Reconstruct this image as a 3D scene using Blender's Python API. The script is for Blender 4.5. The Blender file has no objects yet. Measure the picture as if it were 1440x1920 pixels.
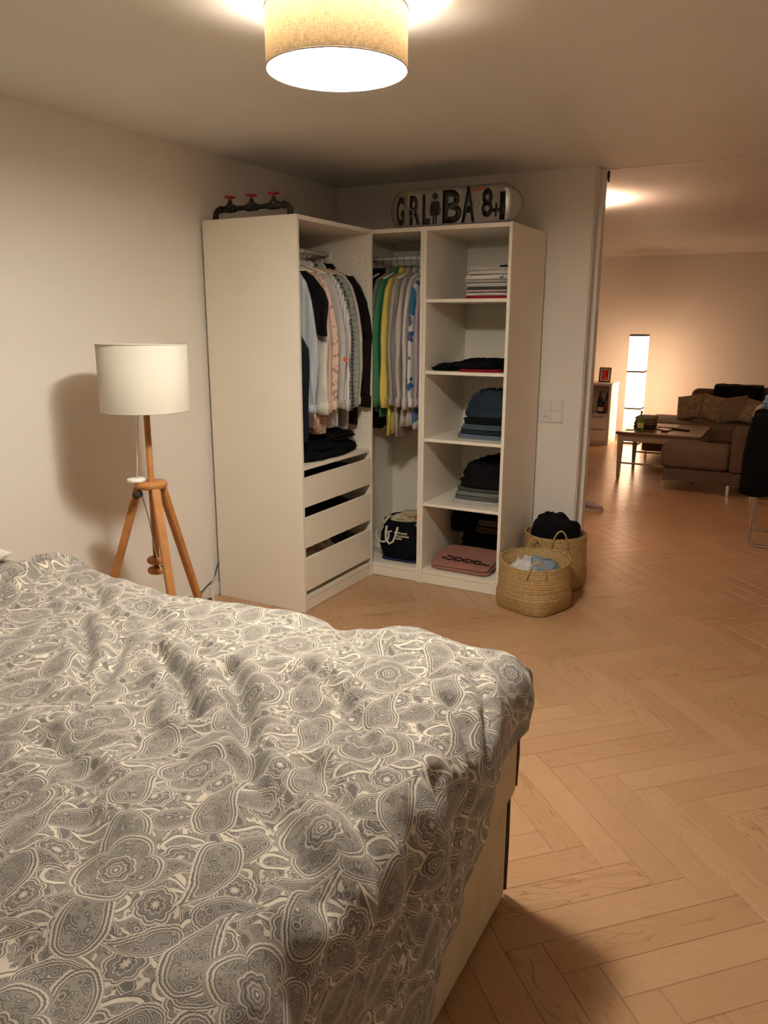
import bpy, bmesh, math, random
from mathutils import Vector, Matrix, noise
import numpy as np
random.seed(7)
C = bpy.context.scene.collection
sc = bpy.context.scene
PI = math.pi

# ---------------------------------------------------------------- camera
cam_d = bpy.data.cameras.new('camera'); cam = bpy.data.objects.new('camera', cam_d); C.objects.link(cam)
CP = Vector((2.2162, -3.9655, 1.5167)); YAW, PITCH, ROLL, FPX = 0.4947, -0.2419, 0.0033, 1449.94
fw = Vector((-math.sin(YAW)*math.cos(PITCH), math.cos(YAW)*math.cos(PITCH), math.sin(PITCH)))
rt = Vector((math.cos(YAW), math.sin(YAW), 0)); up = rt.cross(fw)
rt, up = rt*math.cos(ROLL)+up*math.sin(ROLL), -rt*math.sin(ROLL)+up*math.cos(ROLL)
M = Matrix((rt, up, -fw)).transposed().to_4x4(); M.translation = CP
cam.matrix_world = M
cam_d.sensor_fit = 'VERTICAL'; cam_d.sensor_height = 36; cam_d.lens = FPX/1920*36
cam_d.clip_start = 0.05
sc.camera = cam

# ---------------------------------------------------------------- world, exposure
w = bpy.data.worlds.new('world'); sc.world = w; w.use_nodes = True
w.node_tree.nodes['Background'].inputs[0].default_value = (0.02, 0.02, 0.03, 1)
w.node_tree.nodes['Background'].inputs[1].default_value = 0.2
sc.view_settings.view_transform = 'Standard'; sc.view_settings.look = 'None'
sc.view_settings.exposure = 0.0; sc.view_settings.gamma = 1; sc.view_settings.use_curve_mapping = False

BED_DISC = 400.0      # emission of the bedroom lamp's diffuser (centre)
BED_BULB = 55.0      # bulb watts inside the shade
LIV_BULB = 125.0      # living room ceiling lamp
PAPER = 8.5          # paper lamp emission

# ---------------------------------------------------------------- helpers
def lin(h):
    h = h.lstrip('#'); v = [int(h[i:i+2], 16)/255 for i in (0, 2, 4)]
    return tuple((c/12.92 if c <= 0.04045 else ((c+0.055)/1.055)**2.4) for c in v)

class NT:
    def __init__(s, name):
        s.m = bpy.data.materials.new(name); s.m.use_nodes = True
        s.t = s.m.node_tree; s.n = s.t.nodes; s.l = s.t.links
        s.p = s.n['Principled BSDF']; s.out = s.n['Material Output']
    def new(s, typ, **kw):
        n = s.n.new(typ)
        for k, v in kw.items(): setattr(n, k, v)
        return n
    def put(s, sock, v):
        if v is None: return
        if isinstance(v, bpy.types.NodeSocket): s.l.new(v, sock)
        elif isinstance(v, (tuple, list)) and len(v) == 3 and sock.type == 'RGBA': sock.default_value = (*v, 1)
        else: sock.default_value = v
    def ma(s, op, a, b=None, c=None, clamp=False):
        n = s.new('ShaderNodeMath', operation=op, use_clamp=clamp)
        for i, v in enumerate((a, b, c)): s.put(n.inputs[i], v)
        return n.outputs[0]
    def vec(s, x, y, z=0.0):
        n = s.new('ShaderNodeCombineXYZ'); s.put(n.inputs[0], x); s.put(n.inputs[1], y); s.put(n.inputs[2], z); return n.outputs[0]
    def vm(s, op, a, b=None):
        n = s.new('ShaderNodeVectorMath', operation=op); s.put(n.inputs[0], a)
        if b is not None: s.put(n.inputs[1], b)
        return n.outputs[0] if op not in ('LENGTH', 'DISTANCE', 'DOT_PRODUCT') else n.outputs[1]
    def sep(s, v):
        n = s.new('ShaderNodeSeparateXYZ'); s.put(n.inputs[0], v); return n.outputs
    def noise(s, vec, scale, detail=2, rough=0.5, dist=0.0):
        n = s.new('ShaderNodeTexNoise'); s.put(n.inputs['Vector'], vec); n.inputs['Scale'].default_value = scale
        n.inputs['Detail'].default_value = detail; n.inputs['Roughness'].default_value = rough
        n.inputs['Distortion'].default_value = dist; return n.outputs
    def ramp(s, f, stops, interp='LINEAR'):
        n = s.new('ShaderNodeValToRGB'); s.put(n.inputs[0], f); r = n.color_ramp; r.interpolation = interp
        while len(r.elements) < len(stops): r.elements.new(0.5)
        for e, (p_, c_) in zip(r.elements, stops):
            e.position = p_; e.color = (*c_, 1) if isinstance(c_, tuple) else (c_, c_, c_, 1)
        return n.outputs[0]
    def mix(s, f, a, b, blend='MIX'):
        n = s.new('ShaderNodeMix', data_type='RGBA', blend_type=blend)
        s.put(n.inputs[0], f); s.put(n.inputs[6], a); s.put(n.inputs[7], b); return n.outputs[2]
    def fmix(s, f, a, b):
        n = s.new('ShaderNodeMix'); s.put(n.inputs[0], f); s.put(n.inputs[2], a); s.put(n.inputs[3], b); return n.outputs[0]
    def bump(s, h, strength=0.3, dist=0.01):
        n = s.new('ShaderNodeBump'); s.put(n.inputs['Height'], h); n.inputs['Strength'].default_value = strength
        n.inputs['Distance'].default_value = dist; s.l.new(n.outputs[0], s.p.inputs['Normal'])
    def base(s, c): s.put(s.p.inputs['Base Color'], c)
    def rough(s, r): s.put(s.p.inputs['Roughness'], r)
    def obj(s):
        return s.new('ShaderNodeTexCoord').outputs['Object']
    def uv(s): return s.new('ShaderNodeTexCoord').outputs['UV']

def plain(name, col, rough=0.5, metal=0.0, var=0.06, nscale=30.0, bumps=0.05, spec=None, sheen=0):
    t = NT(name); c = lin(col) if isinstance(col, str) else col
    nz = t.noise(t.obj(), nscale, 3)[0]
    d = tuple(x*(1-var) for x in c); l_ = tuple(min(1, x*(1+var)) for x in c)
    t.base(t.ramp(nz, [(0.3, d), (0.7, l_)])); t.rough(rough); t.p.inputs['Metallic'].default_value = metal
    if bumps: t.bump(nz, bumps, 0.004)
    if spec is not None: t.p.inputs['Specular IOR Level'].default_value = spec
    if sheen: t.p.inputs['Sheen Weight'].default_value = sheen
    return t.m

def cloth(name, col, weave=900.0, var=0.12):
    t = NT(name); c = lin(col); o = t.obj()
    a = t.noise(o, 9, 4, 0.6)[0]; b = t.noise(o, weave, 1)[0]
    d = tuple(x*(1-var) for x in c); l_ = tuple(min(1, x*(1+var)) for x in c)
    col_ = t.ramp(a, [(0.3, d), (0.7, l_)])
    t.base(t.mix(0.25, col_, t.mix(b, d, l_))); t.rough(0.9); t.p.inputs['Specular IOR Level'].default_value = 0.15
    t.bump(t.ma('ADD', a, t.ma('MULTIPLY', b, 0.15)), 0.35, 0.01)
    return t.m

def stripes(name, base_, line, freq, width=0.4, check=False, axis=0):
    t = NT(name); o = t.sep(t.obj())
    w_ = t.noise(t.obj(), 6, 2)[0]
    def band(sk, f): return t.ma('GREATER_THAN', t.ma('SINE', t.ma('MULTIPLY', t.ma('ADD', sk, t.ma('MULTIPLY', w_, 0.02)), f)), 1-2*width)
    f = band(o[axis], freq)
    if check:
        f = t.ma('MULTIPLY', t.ma('ADD', f, band(o[2], freq)), 0.5)
    t.base(t.mix(f, lin(base_), lin(line))); t.rough(0.9); t.p.inputs['Specular IOR Level'].default_value = 0.15
    return t.m

def blotch(name, base_, spot, scale=9, thr=0.6, third=None):
    t = NT(name); o = t.obj()
    f = t.ramp(t.noise(o, scale, 1, 0.4, 0.5)[0], [(thr, 0.0), (thr+0.02, 1.0)])
    c = t.mix(f, lin(base_), lin(spot))
    if third:
        g = t.ramp(t.noise(t.vm('ADD', o, (5, 3, 1)), scale*1.7, 1)[0], [(thr+0.03, 0.0), (thr+0.05, 1.0)])
        c = t.mix(g, c, lin(third))
    t.base(c); t.rough(0.9); t.p.inputs['Specular IOR Level'].default_value = 0.15
    return t.m

def tag(o, label=None, cat=None, group=None, kind=None):
    if label: o['label'] = label
    if cat: o['category'] = cat
    if group: o['group'] = group
    if kind: o['kind'] = kind
    return o

def thing(name, label, cat, loc, group=None):
    o = bpy.data.objects.new(name, None); C.objects.link(o); o.location = loc; o.empty_display_size = 0.05
    return tag(o, label, cat, group)

def wmat(o):
    m = o.matrix_basis.copy()
    return (wmat(o.parent) @ o.matrix_parent_inverse @ m) if o.parent else m

def link(name, me, mat=None, parent=None, smooth=False, kind=None):
    if isinstance(me, bmesh.types.BMesh):
        bm = me; me = bpy.data.meshes.new(name); bm.to_mesh(me); bm.free()
    if mat is not None and not me.materials: me.materials.append(mat)
    if smooth: me.polygons.foreach_set('use_smooth', [True]*len(me.polygons))
    o = bpy.data.objects.new(name, me); C.objects.link(o)
    if parent is not None:
        o.parent = parent; o.matrix_parent_inverse = wmat(parent).inverted()
    if kind: o['kind'] = kind
    return o

def bbox(x0, x1, y0, y1, z0, z1, bev=0.002, seg=2):
    bm = bmesh.new(); r = bmesh.ops.create_cube(bm, size=1)
    for v in bm.verts: v.co = Vector(((x0+x1)/2+v.co.x*(x1-x0), (y0+y1)/2+v.co.y*(y1-y0), (z0+z1)/2+v.co.z*(z1-z0)))
    if bev: bmesh.ops.bevel(bm, geom=list(bm.edges), offset=min(bev, (x1-x0)*.45, (y1-y0)*.45, (z1-z0)*.45), segments=seg, affect='EDGES', profile=0.5)
    return bm

def box(name, x0, x1, y0, y1, z0, z1, mat, parent=None, bev=0.002, seg=2, smooth=False):
    return link(name, bbox(x0, x1, y0, y1, z0, z1, bev, seg), mat, parent, smooth)

def merge(*bms):
    out = bmesh.new()
    for b in bms:
        me = bpy.data.meshes.new('t'); b.to_mesh(me); out.from_mesh(me); b.free(); bpy.data.meshes.remove(me)
    return out

def lathe(profile, n=32, center=(0, 0, 0), close=True):
    bm = bmesh.new(); rings = []
    for r, z in profile:
        if r < 1e-6: rings.append([bm.verts.new((center[0], center[1], center[2]+z))])
        else: rings.append([bm.verts.new((center[0]+r*math.cos(2*PI*i/n), center[1]+r*math.sin(2*PI*i/n), center[2]+z)) for i in range(n)])
    for a, b in zip(rings, rings[1:]):
        if len(a) == 1 and len(b) == 1: continue
        for i in range(n):
            j = (i+1) % n
            if len(a) == 1: bm.faces.new((a[0], b[j], b[i]))
            elif len(b) == 1: bm.faces.new((a[i], a[j], b[0]))
            else: bm.faces.new((a[i], a[j], b[j], b[i]))
    bmesh.ops.recalc_face_normals(bm, faces=list(bm.faces))
    return bm

def tube(pts, r, n=10, closed=False, cap=True):
    bm = bmesh.new(); pts = [Vector(p) for p in pts]; N = len(pts); rings = []
    prev = None
    for i, p in enumerate(pts):
        a = pts[(i-1) % N] if (i > 0 or closed) else p; b = pts[(i+1) % N] if (i < N-1 or closed) else p
        d = (b-a); d = d.normalized() if d.length > 1e-9 else Vector((0, 0, 1))
        if prev is None:
            ref = Vector((0, 0, 1)) if abs(d.z) < 0.9 else Vector((1, 0, 0)); u = d.cross(ref).normalized()
        else:
            u = (prev-d*prev.dot(d)); u = u.normalized() if u.length > 1e-6 else d.orthogonal().normalized()
        prev = u; v = d.cross(u); rr = r[i] if isinstance(r, (list, tuple)) else r
        rings.append([bm.verts.new(p+(u*math.cos(2*PI*k/n)+v*math.sin(2*PI*k/n))*rr) for k in range(n)])
    for i in range(N if closed else N-1):
        a, b = rings[i], rings[(i+1) % N]
        for k in range(n): bm.faces.new((a[k], a[(k+1) % n], b[(k+1) % n], b[k]))
    if cap and not closed: bm.faces.new(rings[0][::-1]); bm.faces.new(rings[-1])
    bmesh.ops.recalc_face_normals(bm, faces=list(bm.faces))
    return bm

def prism(pts, y0, y1, axis='y'):
    """extrude a 2-D outline"""
    bm = bmesh.new()
    def P(a, b, t): return (a, t, b) if axis == 'y' else ((t, a, b) if axis == 'x' else (a, b, t))
    A = [bm.verts.new(P(a, b, y0)) for a, b in pts]; B = [bm.verts.new(P(a, b, y1)) for a, b in pts]
    bm.faces.new(A); bm.faces.new(B[::-1]); n = len(pts)
    for i in range(n): bm.faces.new((A[i], B[i], B[(i+1) % n], A[(i+1) % n]))
    bmesh.ops.recalc_face_normals(bm, faces=list(bm.faces)); return bm

def xform(bm, m): bmesh.ops.transform(bm, matrix=m, verts=list(bm.verts)); return bm

def leg_bm(p0, p1, w0, w1, t0=None, t1=None):
    """tapered square bar"""
    p0, p1 = Vector(p0), Vector(p1); d = (p1-p0).normalized()
    side = Vector((0, 0, 1)).cross(d); side = side.normalized() if side.length > 1e-3 else Vector((1, 0, 0))
    oth = d.cross(side).normalized(); bm = bmesh.new(); t0 = t0 or w0; t1 = t1 or w1
    A = [bm.verts.new(p0+side*sx*w0/2+oth*sy*t0/2) for sx, sy in ((-1, -1), (1, -1), (1, 1), (-1, 1))]
    B = [bm.verts.new(p1+side*sx*w1/2+oth*sy*t1/2) for sx, sy in ((-1, -1), (1, -1), (1, 1), (-1, 1))]
    bm.faces.new(A); bm.faces.new(B[::-1])
    for i in range(4): bm.faces.new((A[i], B[i], B[(i+1) % 4], A[(i+1) % 4]))
    bmesh.ops.recalc_face_normals(bm, faces=list(bm.faces))
    bmesh.ops.bevel(bm, geom=list(bm.edges), offset=min(w0, w1)*0.12, segments=2, affect='EDGES')
    return bm

def arc(c, r, a0, a1, n, plane='xz'):
    out = []
    for i in range(n+1):
        a = math.radians(a0+(a1-a0)*i/n); u, v = r*math.cos(a), r*math.sin(a)
        out.append((c[0]+u, c[1], c[2]+v) if plane == 'xz' else ((c[0], c[1]+u, c[2]+v) if plane == 'yz' else (c[0]+u, c[1]+v, c[2])))
    return out

def nz(p, s=1.0, o=0.0): return noise.noise(Vector((p[0]*s+o, p[1]*s+o*1.7, p[2]*s-o)))

def folded(x0, x1, y0, y1, z0, h, seed, layers=3, rot=0.0, rough=0.004, droop=0.0):
    """a folded garment: rounded, layered slab with soft irregular sides"""
    bm = bmesh.new(); cx, cy = (x0+x1)/2, (y0+y1)/2; hx, hy = (x1-x0)/2, (y1-y0)/2; n = 56
    def outline(i, inset):
        a = 2*PI*i/n; c, s = math.cos(a), math.sin(a); e = 0.28
        return (abs(c)**e*(1 if c > 0 else -1)*(hx-inset), abs(s)**e*(1 if s > 0 else -1)*(hy-inset))
    rings = []; lv = []
    lh = h/layers
    for L in range(layers):
        jx = random.uniform(-.004, .006)
        for k in range(5):
            a = -PI/2+PI*k/4*0.98+0.03
            lv.append((L*lh+lh/2+math.sin(a)*lh/2, (1-math.cos(a))*lh*0.55+0.004+abs(jx)*(L+1)))
    lv.insert(0, (0.0, 0.02))
    ca, sa = math.cos(rot), math.sin(rot)
    def mk(i, z, ins):
        x, y = outline(i, ins)
        k = 1+0.02*nz((x*3, y*3, seed), 4)
        x, y = x*k, y*k
        zz = z*(1+0.22*nz((x, y, seed*1.3), 5)*(z/h))+droop*(x/hx)*z/h
        x += rough*2*nz((x, y, z), 30, seed); y += rough*2*nz((y, x, z), 30, seed+5)
        return bm.verts.new((cx+x*ca-y*sa, cy+x*sa+y*ca, z0+max(0, zz)))
    for z, ins in lv: rings.append([mk(i, z, ins) for i in range(n)])
    for f in (0.08, 0.2, 0.4, 0.65, 0.85):
        rr = []
        for i in range(n):
            x, y = outline(i, lv[-1][1]); x *= 1-f; y *= 1-f
            zz = h*(1+0.22*nz((x, y, seed*1.3), 5))+0.25*lh*nz((x, y, seed), 12)*min(1, f*3)+0.08*lh+droop*(x/hx)
            rr.append(bm.verts.new((cx+x*ca-y*sa, cy+x*sa+y*ca, z0+zz)))
        rings.append(rr)
    for a, b in zip(rings, rings[1:]):
        for i in range(n): bm.faces.new((a[i], a[(i+1) % n], b[(i+1) % n], b[i]))
    bm.faces.new(rings[0][::-1]); bm.faces.new(rings[-1])
    return bm

def heap(cx, cy, z0, rx, ry, h, seed, fold=0.25, skew=0.0, nu=56, nv=22, sq=0.7, pw=.75):
    """crumpled pile of cloth: dome with ridged folds"""
    bm = bmesh.new(); rings = []
    for j in range(nv+1):
        t = j/nv; ring = []
        for i in range(nu):
            a = 2*PI*i/nu; c, s = math.cos(a), math.sin(a)
            bx = abs(c)**sq*(1 if c > 0 else -1); by = abs(s)**sq*(1 if s > 0 else -1)
            phi = t*PI/2; r = math.cos(phi)**pw if t < 1 else 0; zz = math.sin(phi)
            p = Vector((bx*r*1.3, by*r*1.3, zz*1.1))
            rid = (1-abs(nz(p, 1.9, seed)*2.2))+0.5*(1-abs(nz(p, 4.1, seed+3)*2.2))-0.8
            k = 1+fold*rid*(0.35+0.65*math.sin(min(1, t*2+.1)*PI/2))
            x, y = cx+bx*rx*r*k+skew*zz*h, cy+by*ry*r*k
            z = z0+max(0.0, h*zz*(0.8+0.5*k-0.3))*(1+0.25*nz((x*4, y*4, seed), 1.5)) if j else z0
            if j == 0: x, y = cx+bx*rx*.96, cy+by*ry*.96
            ring.append(bm.verts.new((x, y, z)))
        rings.append(ring)
    for a, b in zip(rings, rings[1:]):
        for i in range(nu): bm.faces.new((a[i], a[(i+1) % nu], b[(i+1) % nu], b[i]))
    bm.faces.new(rings[0][::-1]); bm.faces.new(rings[-1])
    bmesh.ops.remove_doubles(bm, verts=list(bm.verts), dist=1e-5)
    return bm

# ---------------------------------------------------------------- materials
def wall_mat(name, c):
    t = NT(name); o = t.obj(); a = t.noise(o, 2.0, 3)[0]; b = t.noise(o, 350, 2)[0]
    t.base(t.ramp(a, [(0.3, tuple(x*0.985 for x in lin(c))), (0.7, lin(c))])); t.rough(0.85)
    t.p.inputs['Specular IOR Level'].default_value = 0.2
    t.bump(b, 0.12, 0.001); return t.m
m_wall = wall_mat('wall_paint', '#ece4da')
m_ceil = NT('ceiling_paint'); o_ = m_ceil.obj()
m_ceil.base(m_ceil.ramp(m_ceil.noise(o_, 1.5, 3)[0], [(0.3, lin('#e0dcd6')), (0.7, lin('#e7e3dd'))])); m_ceil.rough(0.58); m_ceil.p.inputs['Specular IOR Level'].default_value = .35
m_ceil.bump(m_ceil.noise(m_ceil.vm('MULTIPLY', o_, (1, 5, 1)), 3, 3)[0], 0.08, 0.01); m_ceil = m_ceil.m
m_trim = plain('trim_paint', '#e9e3da', 0.45, var=0.02)
m_board = plain('white_melamine', '#ece3d3', 0.42, var=0.015, nscale=4, bumps=0)
m_dark = plain('dark_hole', '#2a2520', 0.8)
m_metalw = plain('white_metal', '#e2ddd4', 0.35, var=0.02)
m_steel = plain('chrome', '#c9c6c2', 0.22, metal=1.0, var=0.03)

def wood_floor():
    t = NT('oak_herringbone'); uv = t.sep(t.uv())
    at = t.new('ShaderNodeAttribute', attribute_name='rnd'); r = at.outputs['Fac']
    r2 = t.ma('FRACT', t.ma('MULTIPLY', r, 17.31)); r3 = t.ma('FRACT', t.ma('MULTIPLY', r, 41.7))
    u = t.ma('ADD', uv[0], t.ma('MULTIPLY', r, 37.0)); v = t.ma('ADD', uv[1], t.ma('MULTIPLY', r2, 11.0))
    wrp = t.noise(t.vec(t.ma('MULTIPLY', u, 3.0), t.ma('MULTIPLY', v, 14.0)), 1.0, 2, 0.5)[0]
    # growth rings of a flat-sawn board: contour lines of a stretched field
    fld = t.ma('ADD', t.ma('MULTIPLY', wrp, 2.2), t.ma('MULTIPLY', v, 9.0))
    ring = t.ma('ABSOLUTE', t.ma('SINE', t.ma('MULTIPLY', fld, 13.0)))
    line = t.ramp(ring, [(0.0, 1.0), (0.14, 0.45), (0.36, 0.0)])
    knot = t.ramp(t.noise(t.vec(t.ma('MULTIPLY', u, 4.0), t.ma('MULTIPLY', v, 20.0), 3.0), 1.0, 1)[0], [(0.60, 0.0), (0.78, 1.0)])
    fib = t.noise(t.vec(t.ma('MULTIPLY', u, 14.0), t.ma('MULTIPLY', v, 420.0)), 1.0, 3, 0.6)[0]
    brd = t.noise(t.vec(t.ma('MULTIPLY', u, 1.2), t.ma('MULTIPLY', v, 6.0), 7.0), 1.0, 2)[0]
    strength = t.ma('MULTIPLY', t.ma('POWER', r3, 2.0), 0.95)
    base = t.mix(r, lin('#b68e6a'), lin('#c19a76'))
    base = t.mix(t.ma('MULTIPLY', brd, 0.5), base, lin('#b28662'))
    base = t.mix(t.ma('MULTIPLY', fib, 0.16), base, lin('#96683f'))
    c = t.mix(t.ma('MULTIPLY', line, t.ma('ADD', strength, 0.10)), base, lin('#8f6238'))
    c = t.mix(t.ma('MULTIPLY', knot, t.ma('MULTIPLY', strength, 0.8)), c, lin('#865a32'))
    t.base(c)
    t.rough(t.ma('ADD', 0.23, t.ma('MULTIPLY', fib, 0.12)))
    t.p.inputs['Specular IOR Level'].default_value = 0.5
    t.bump(t.ma('ADD', t.ma('MULTIPLY', fib, 0.5), t.ma('MULTIPLY', brd, 1.5)), 0.12, 0.002)
    return t.m
m_floor = wood_floor()
m_sub = plain('floor_joint', '#86633f', 0.8)

# ---------------------------------------------------------------- setting
def struct(name, bm, m, smooth=False): return tag(link(name, bm, m, None, smooth), kind='structure')
XL, XR, YR, YB, YT, YF, H, XE = -0.608, 3.45, -4.95, 0.6013, 0.757, 6.95, 2.3493, 1.067
XLL = -2.2
floor = struct('floor', bbox(XLL-.1, XR+.1, YR-.1, YF+.1, -0.06, -0.0125, 0), m_sub)
struct('wall_left', bbox(XL-.12, XL, YR, YT, 0, H, 0), m_wall)
struct('wall_back', bbox(XL, XE, YB, YT, 0, H, 0.002), m_wall)
struct('wall_rear', bbox(XL-.12, XR+.1, YR-.1, YR, 0, H, 0), m_wall)
struct('wall_right', bbox(XR, XR+.1, YR, YF, 0, H, 0), m_wall)
struct('wall_far', bbox(XLL, XR, YF, YF+.1, 0, H+.02, 0), m_wall)
struct('wall_living', bbox(XLL-.1, XLL, YT-.2, YF, 0, H+.02, 0), m_wall)
struct('wall_partition', bbox(XLL, XL-.12, YT-.2, YT, 0, H+.02, 0), m_wall)
struct('ceiling', bbox(XL-.12, XR+.1, YR-.1, YT, H, H+.1, 0), m_ceil)
struct('ceiling_living', bbox(XLL-.1, XR+.1, YT, YF+.1, H+.006, H+.1, 0), m_ceil)
struct('trim_1', bbox(XE+.03, XR, YT-.012, YT+.012, H-.004, H+.004, 0.0015), m_trim)          # joint between the two ceilings
struct('trim_2', bbox(XE, XE+.027, YB+.085, YT+.004, 0, H-.006, 0.003), m_trim)               # narrow casing on the wall end
struct('trim_3', bbox(XE, XE+.006, YB+.012, YB+.080, 0, H-.003, 0.002), plain('reveal_paint', '#dcd6d3', 0.6, var=0.02))
struct('baseboard_left', bbox(XL, XL+.014, YR, YB-.62-.74-.02+.6, 0, .07, 0.003), m_trim)
struct('baseboard_back', bbox(0.83, XE, YB-.014, YB, 0, .07, 0.003), m_trim)
struct('baseboard_far', bbox(XLL, XR, YF-.014, YF, 0, .07, 0.003), m_trim)
hk = tag(link('wall_hook', merge(bbox(1.094, 1.106, .752, .768, 2.30, 2.342, .002), tube(arc((1.100, .768, 2.30), .012, 180, 330, 8, 'yz'), .004, 8)), m_dark, None),
         'small dark hook at the very top of the wall end beside the opening', 'hook')
tag(box('ceiling_anchor', .845, .925, .347, .357, H-.006, H, m_trim), 'thin short white strip on the ceiling above the laundry baskets', 'ceiling fitting')

# herringbone planks -------------------------------------------------------
Wp, Lp, NP = 0.1, 0.6, 6
U = Vector((math.sqrt(.5), -math.sqrt(.5))); V = Vector((math.sqrt(.5), math.sqrt(.5))); O = Vector((1.582, -1.565))
def in_view(x, y):
    d = Vector((x, y, 0))-CP; z = d.dot(fw)
    if z < 0.05: return False
    px, py = 720+FPX*d.dot(rt)/z, 960-FPX*d.dot(up)/z
    return -60 < px < 1500 and 0 < py < 2050
planks = []
for k in range(-70, 90):
    for m_ in range(-12, 14):
        for kind_ in (0, 1):
            if kind_ == 0: a0, b0, aw, bw = k+m_*2*NP, k, NP, 1
            else: a0, b0, aw, bw = NP+k+m_*2*NP, k+1-NP, 1, NP
            c = O+U*((a0+aw/2)*Wp)+V*((b0+bw/2)*Wp)
            if not (XLL+.1 < c.x < XR-.05 and YR+.1 < c.y < YF-.1): continue
            if c.y < YB-.1 and c.x < XL+.1: continue
            planks.append((c, kind_))
def plank_mesh(rnd, name='plank'):
    g = 0.0004; bm = bmesh.new(); hx, hy, t = Lp/2-g, Wp/2-g, 0.012; b = 0.0013
    lo = [bm.verts.new((sx*hx, sy*hy, -t)) for sx, sy in ((-1, -1), (1, -1), (1, 1), (-1, 1))]
    mi = [bm.verts.new((sx*hx, sy*hy, -b*.7)) for sx, sy in ((-1, -1), (1, -1), (1, 1), (-1, 1))]
    hi = [bm.verts.new((sx*(hx-b), sy*(hy-b), 0)) for sx, sy in ((-1, -1), (1, -1), (1, 1), (-1, 1))]
    for i in range(4):
        j = (i+1) % 4; bm.faces.new((lo[i], lo[j], mi[j], mi[i])); bm.faces.new((mi[i], mi[j], hi[j], hi[i]))
    bm.faces.new(hi)
    uvl = bm.loops.layers.uv.new('UVMap')
    for f in bm.faces:
        for l_ in f.loops: l_[uvl].uv = (l_.vert.co.x, l_.vert.co.y)
    me = bpy.data.meshes.new(name); bm.to_mesh(me); bm.free()
    at = me.attributes.new('rnd', 'FLOAT', 'FACE'); at.data.foreach_set('value', [rnd]*len(me.polygons))
    me.materials.append(m_floor); return me
variants = [plank_mesh((i*0.6180339+0.11) % 1) for i in range(28)]
def hidden(c):
    return (c.x < 1.45 and c.y < -2.45) or (c.x < -.12 and -.72 < c.y) or (c.x < .8 and c.y > .1 and c.y < YT+.3) or (c.x < XE-.15 and c.y > .5 and c.x < .5+.25*(c.y-.757)*-1)
scored = sorted(planks, key=lambda q: ((Vector((q[0].x, q[0].y, 0))-CP).length_squared**1.5 if in_view(q[0].x, q[0].y) and not hidden(q[0]) else 1e6+(q[0]-Vector((2.2, -3))).length))
for i, (c, kd) in enumerate(scored[:300]):
    o = bpy.data.objects.new('plank', variants[(i*11) % 28]); C.objects.link(o)
    d = U if kd == 0 else V
    o.location = (c.x, c.y, random.uniform(-0.0003, 0)); o.rotation_euler = (0, 0, math.atan2(d.y, d.x)+(PI if random.random() < .5 else 0))
    o.parent = floor
# the remaining planks joined
vs, fs, uvs, rn = [], [], [], []
for i, (c, kd) in enumerate(scored[300:]):
    d = U if kd == 0 else V; e = Vector((-d.y, d.x)); r = random.random()
    g = 0.0004; hx, hy, b = Lp/2-g, Wp/2-g, .0013; n0 = len(vs)
    for (ax, ay, z) in [(hx, hy, -.012), (hx, hy, -.001), (hx-b, hy-b, 0)]:
        for sx, sy in ((-1, -1), (1, -1), (1, 1), (-1, 1)):
            p = c+d*sx*ax+e*sy*ay; vs.append((p.x, p.y, z)); uvs.append((sx*ax, sy*ay))
    F = [[n0+8, n0+9, n0+10, n0+11]]
    for k in range(4):
        j = (k+1) % 4; F += [[n0+k, n0+j, n0+4+j, n0+4+k], [n0+4+k, n0+4+j, n0+8+j, n0+8+k]]
    fs += F; rn += [r]*len(F)
me = bpy.data.meshes.new('herringbone_planks'); me.from_pydata(vs, [], fs); me.materials.append(m_floor)
ul = me.uv_layers.new(name='UVMap')
for lp in me.loops: ul.data[lp.index].uv = uvs[lp.vertex_index]
at = me.attributes.new('rnd', 'FLOAT', 'FACE'); at.data.foreach_set('value', rn)
o = link('herringbone_planks', me, None, floor); o['kind'] = 'stuff'

# light switch panel on the back wall
sw = thing('switch_panel', 'square white light switch panel with sockets on the wall beside the wardrobe', 'switch', (.895, YB, .997))
box('cover_plate', .826, .964, YB-.009, YB, .927, 1.066, m_metalw, sw, .003)
for ix, (a, b) in enumerate(((.833, .891), (.899, .957))):
    for iz, (c, d) in enumerate(((.934, .992), (1.000, 1.058))):
        if ix == 0 and iz == 0:
            s_ = box('socket', a, b, YB-.012, YB-.008, c, d, m_metalw, sw, .002)
            for q in (-.009, .0, .009):
                box('socket_hole', (a+b)/2+q-.002, (a+b)/2+q+.002, YB-.0135, YB-.0119, (c+d)/2-.003+(.005 if q == 0 else 0), (c+d)/2+.003+(.005 if q == 0 else 0), m_dark, s_, .0005)
        else: box('rocker', a, b, YB-.014, YB-.008, c, d, m_metalw, sw, .003)

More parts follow.
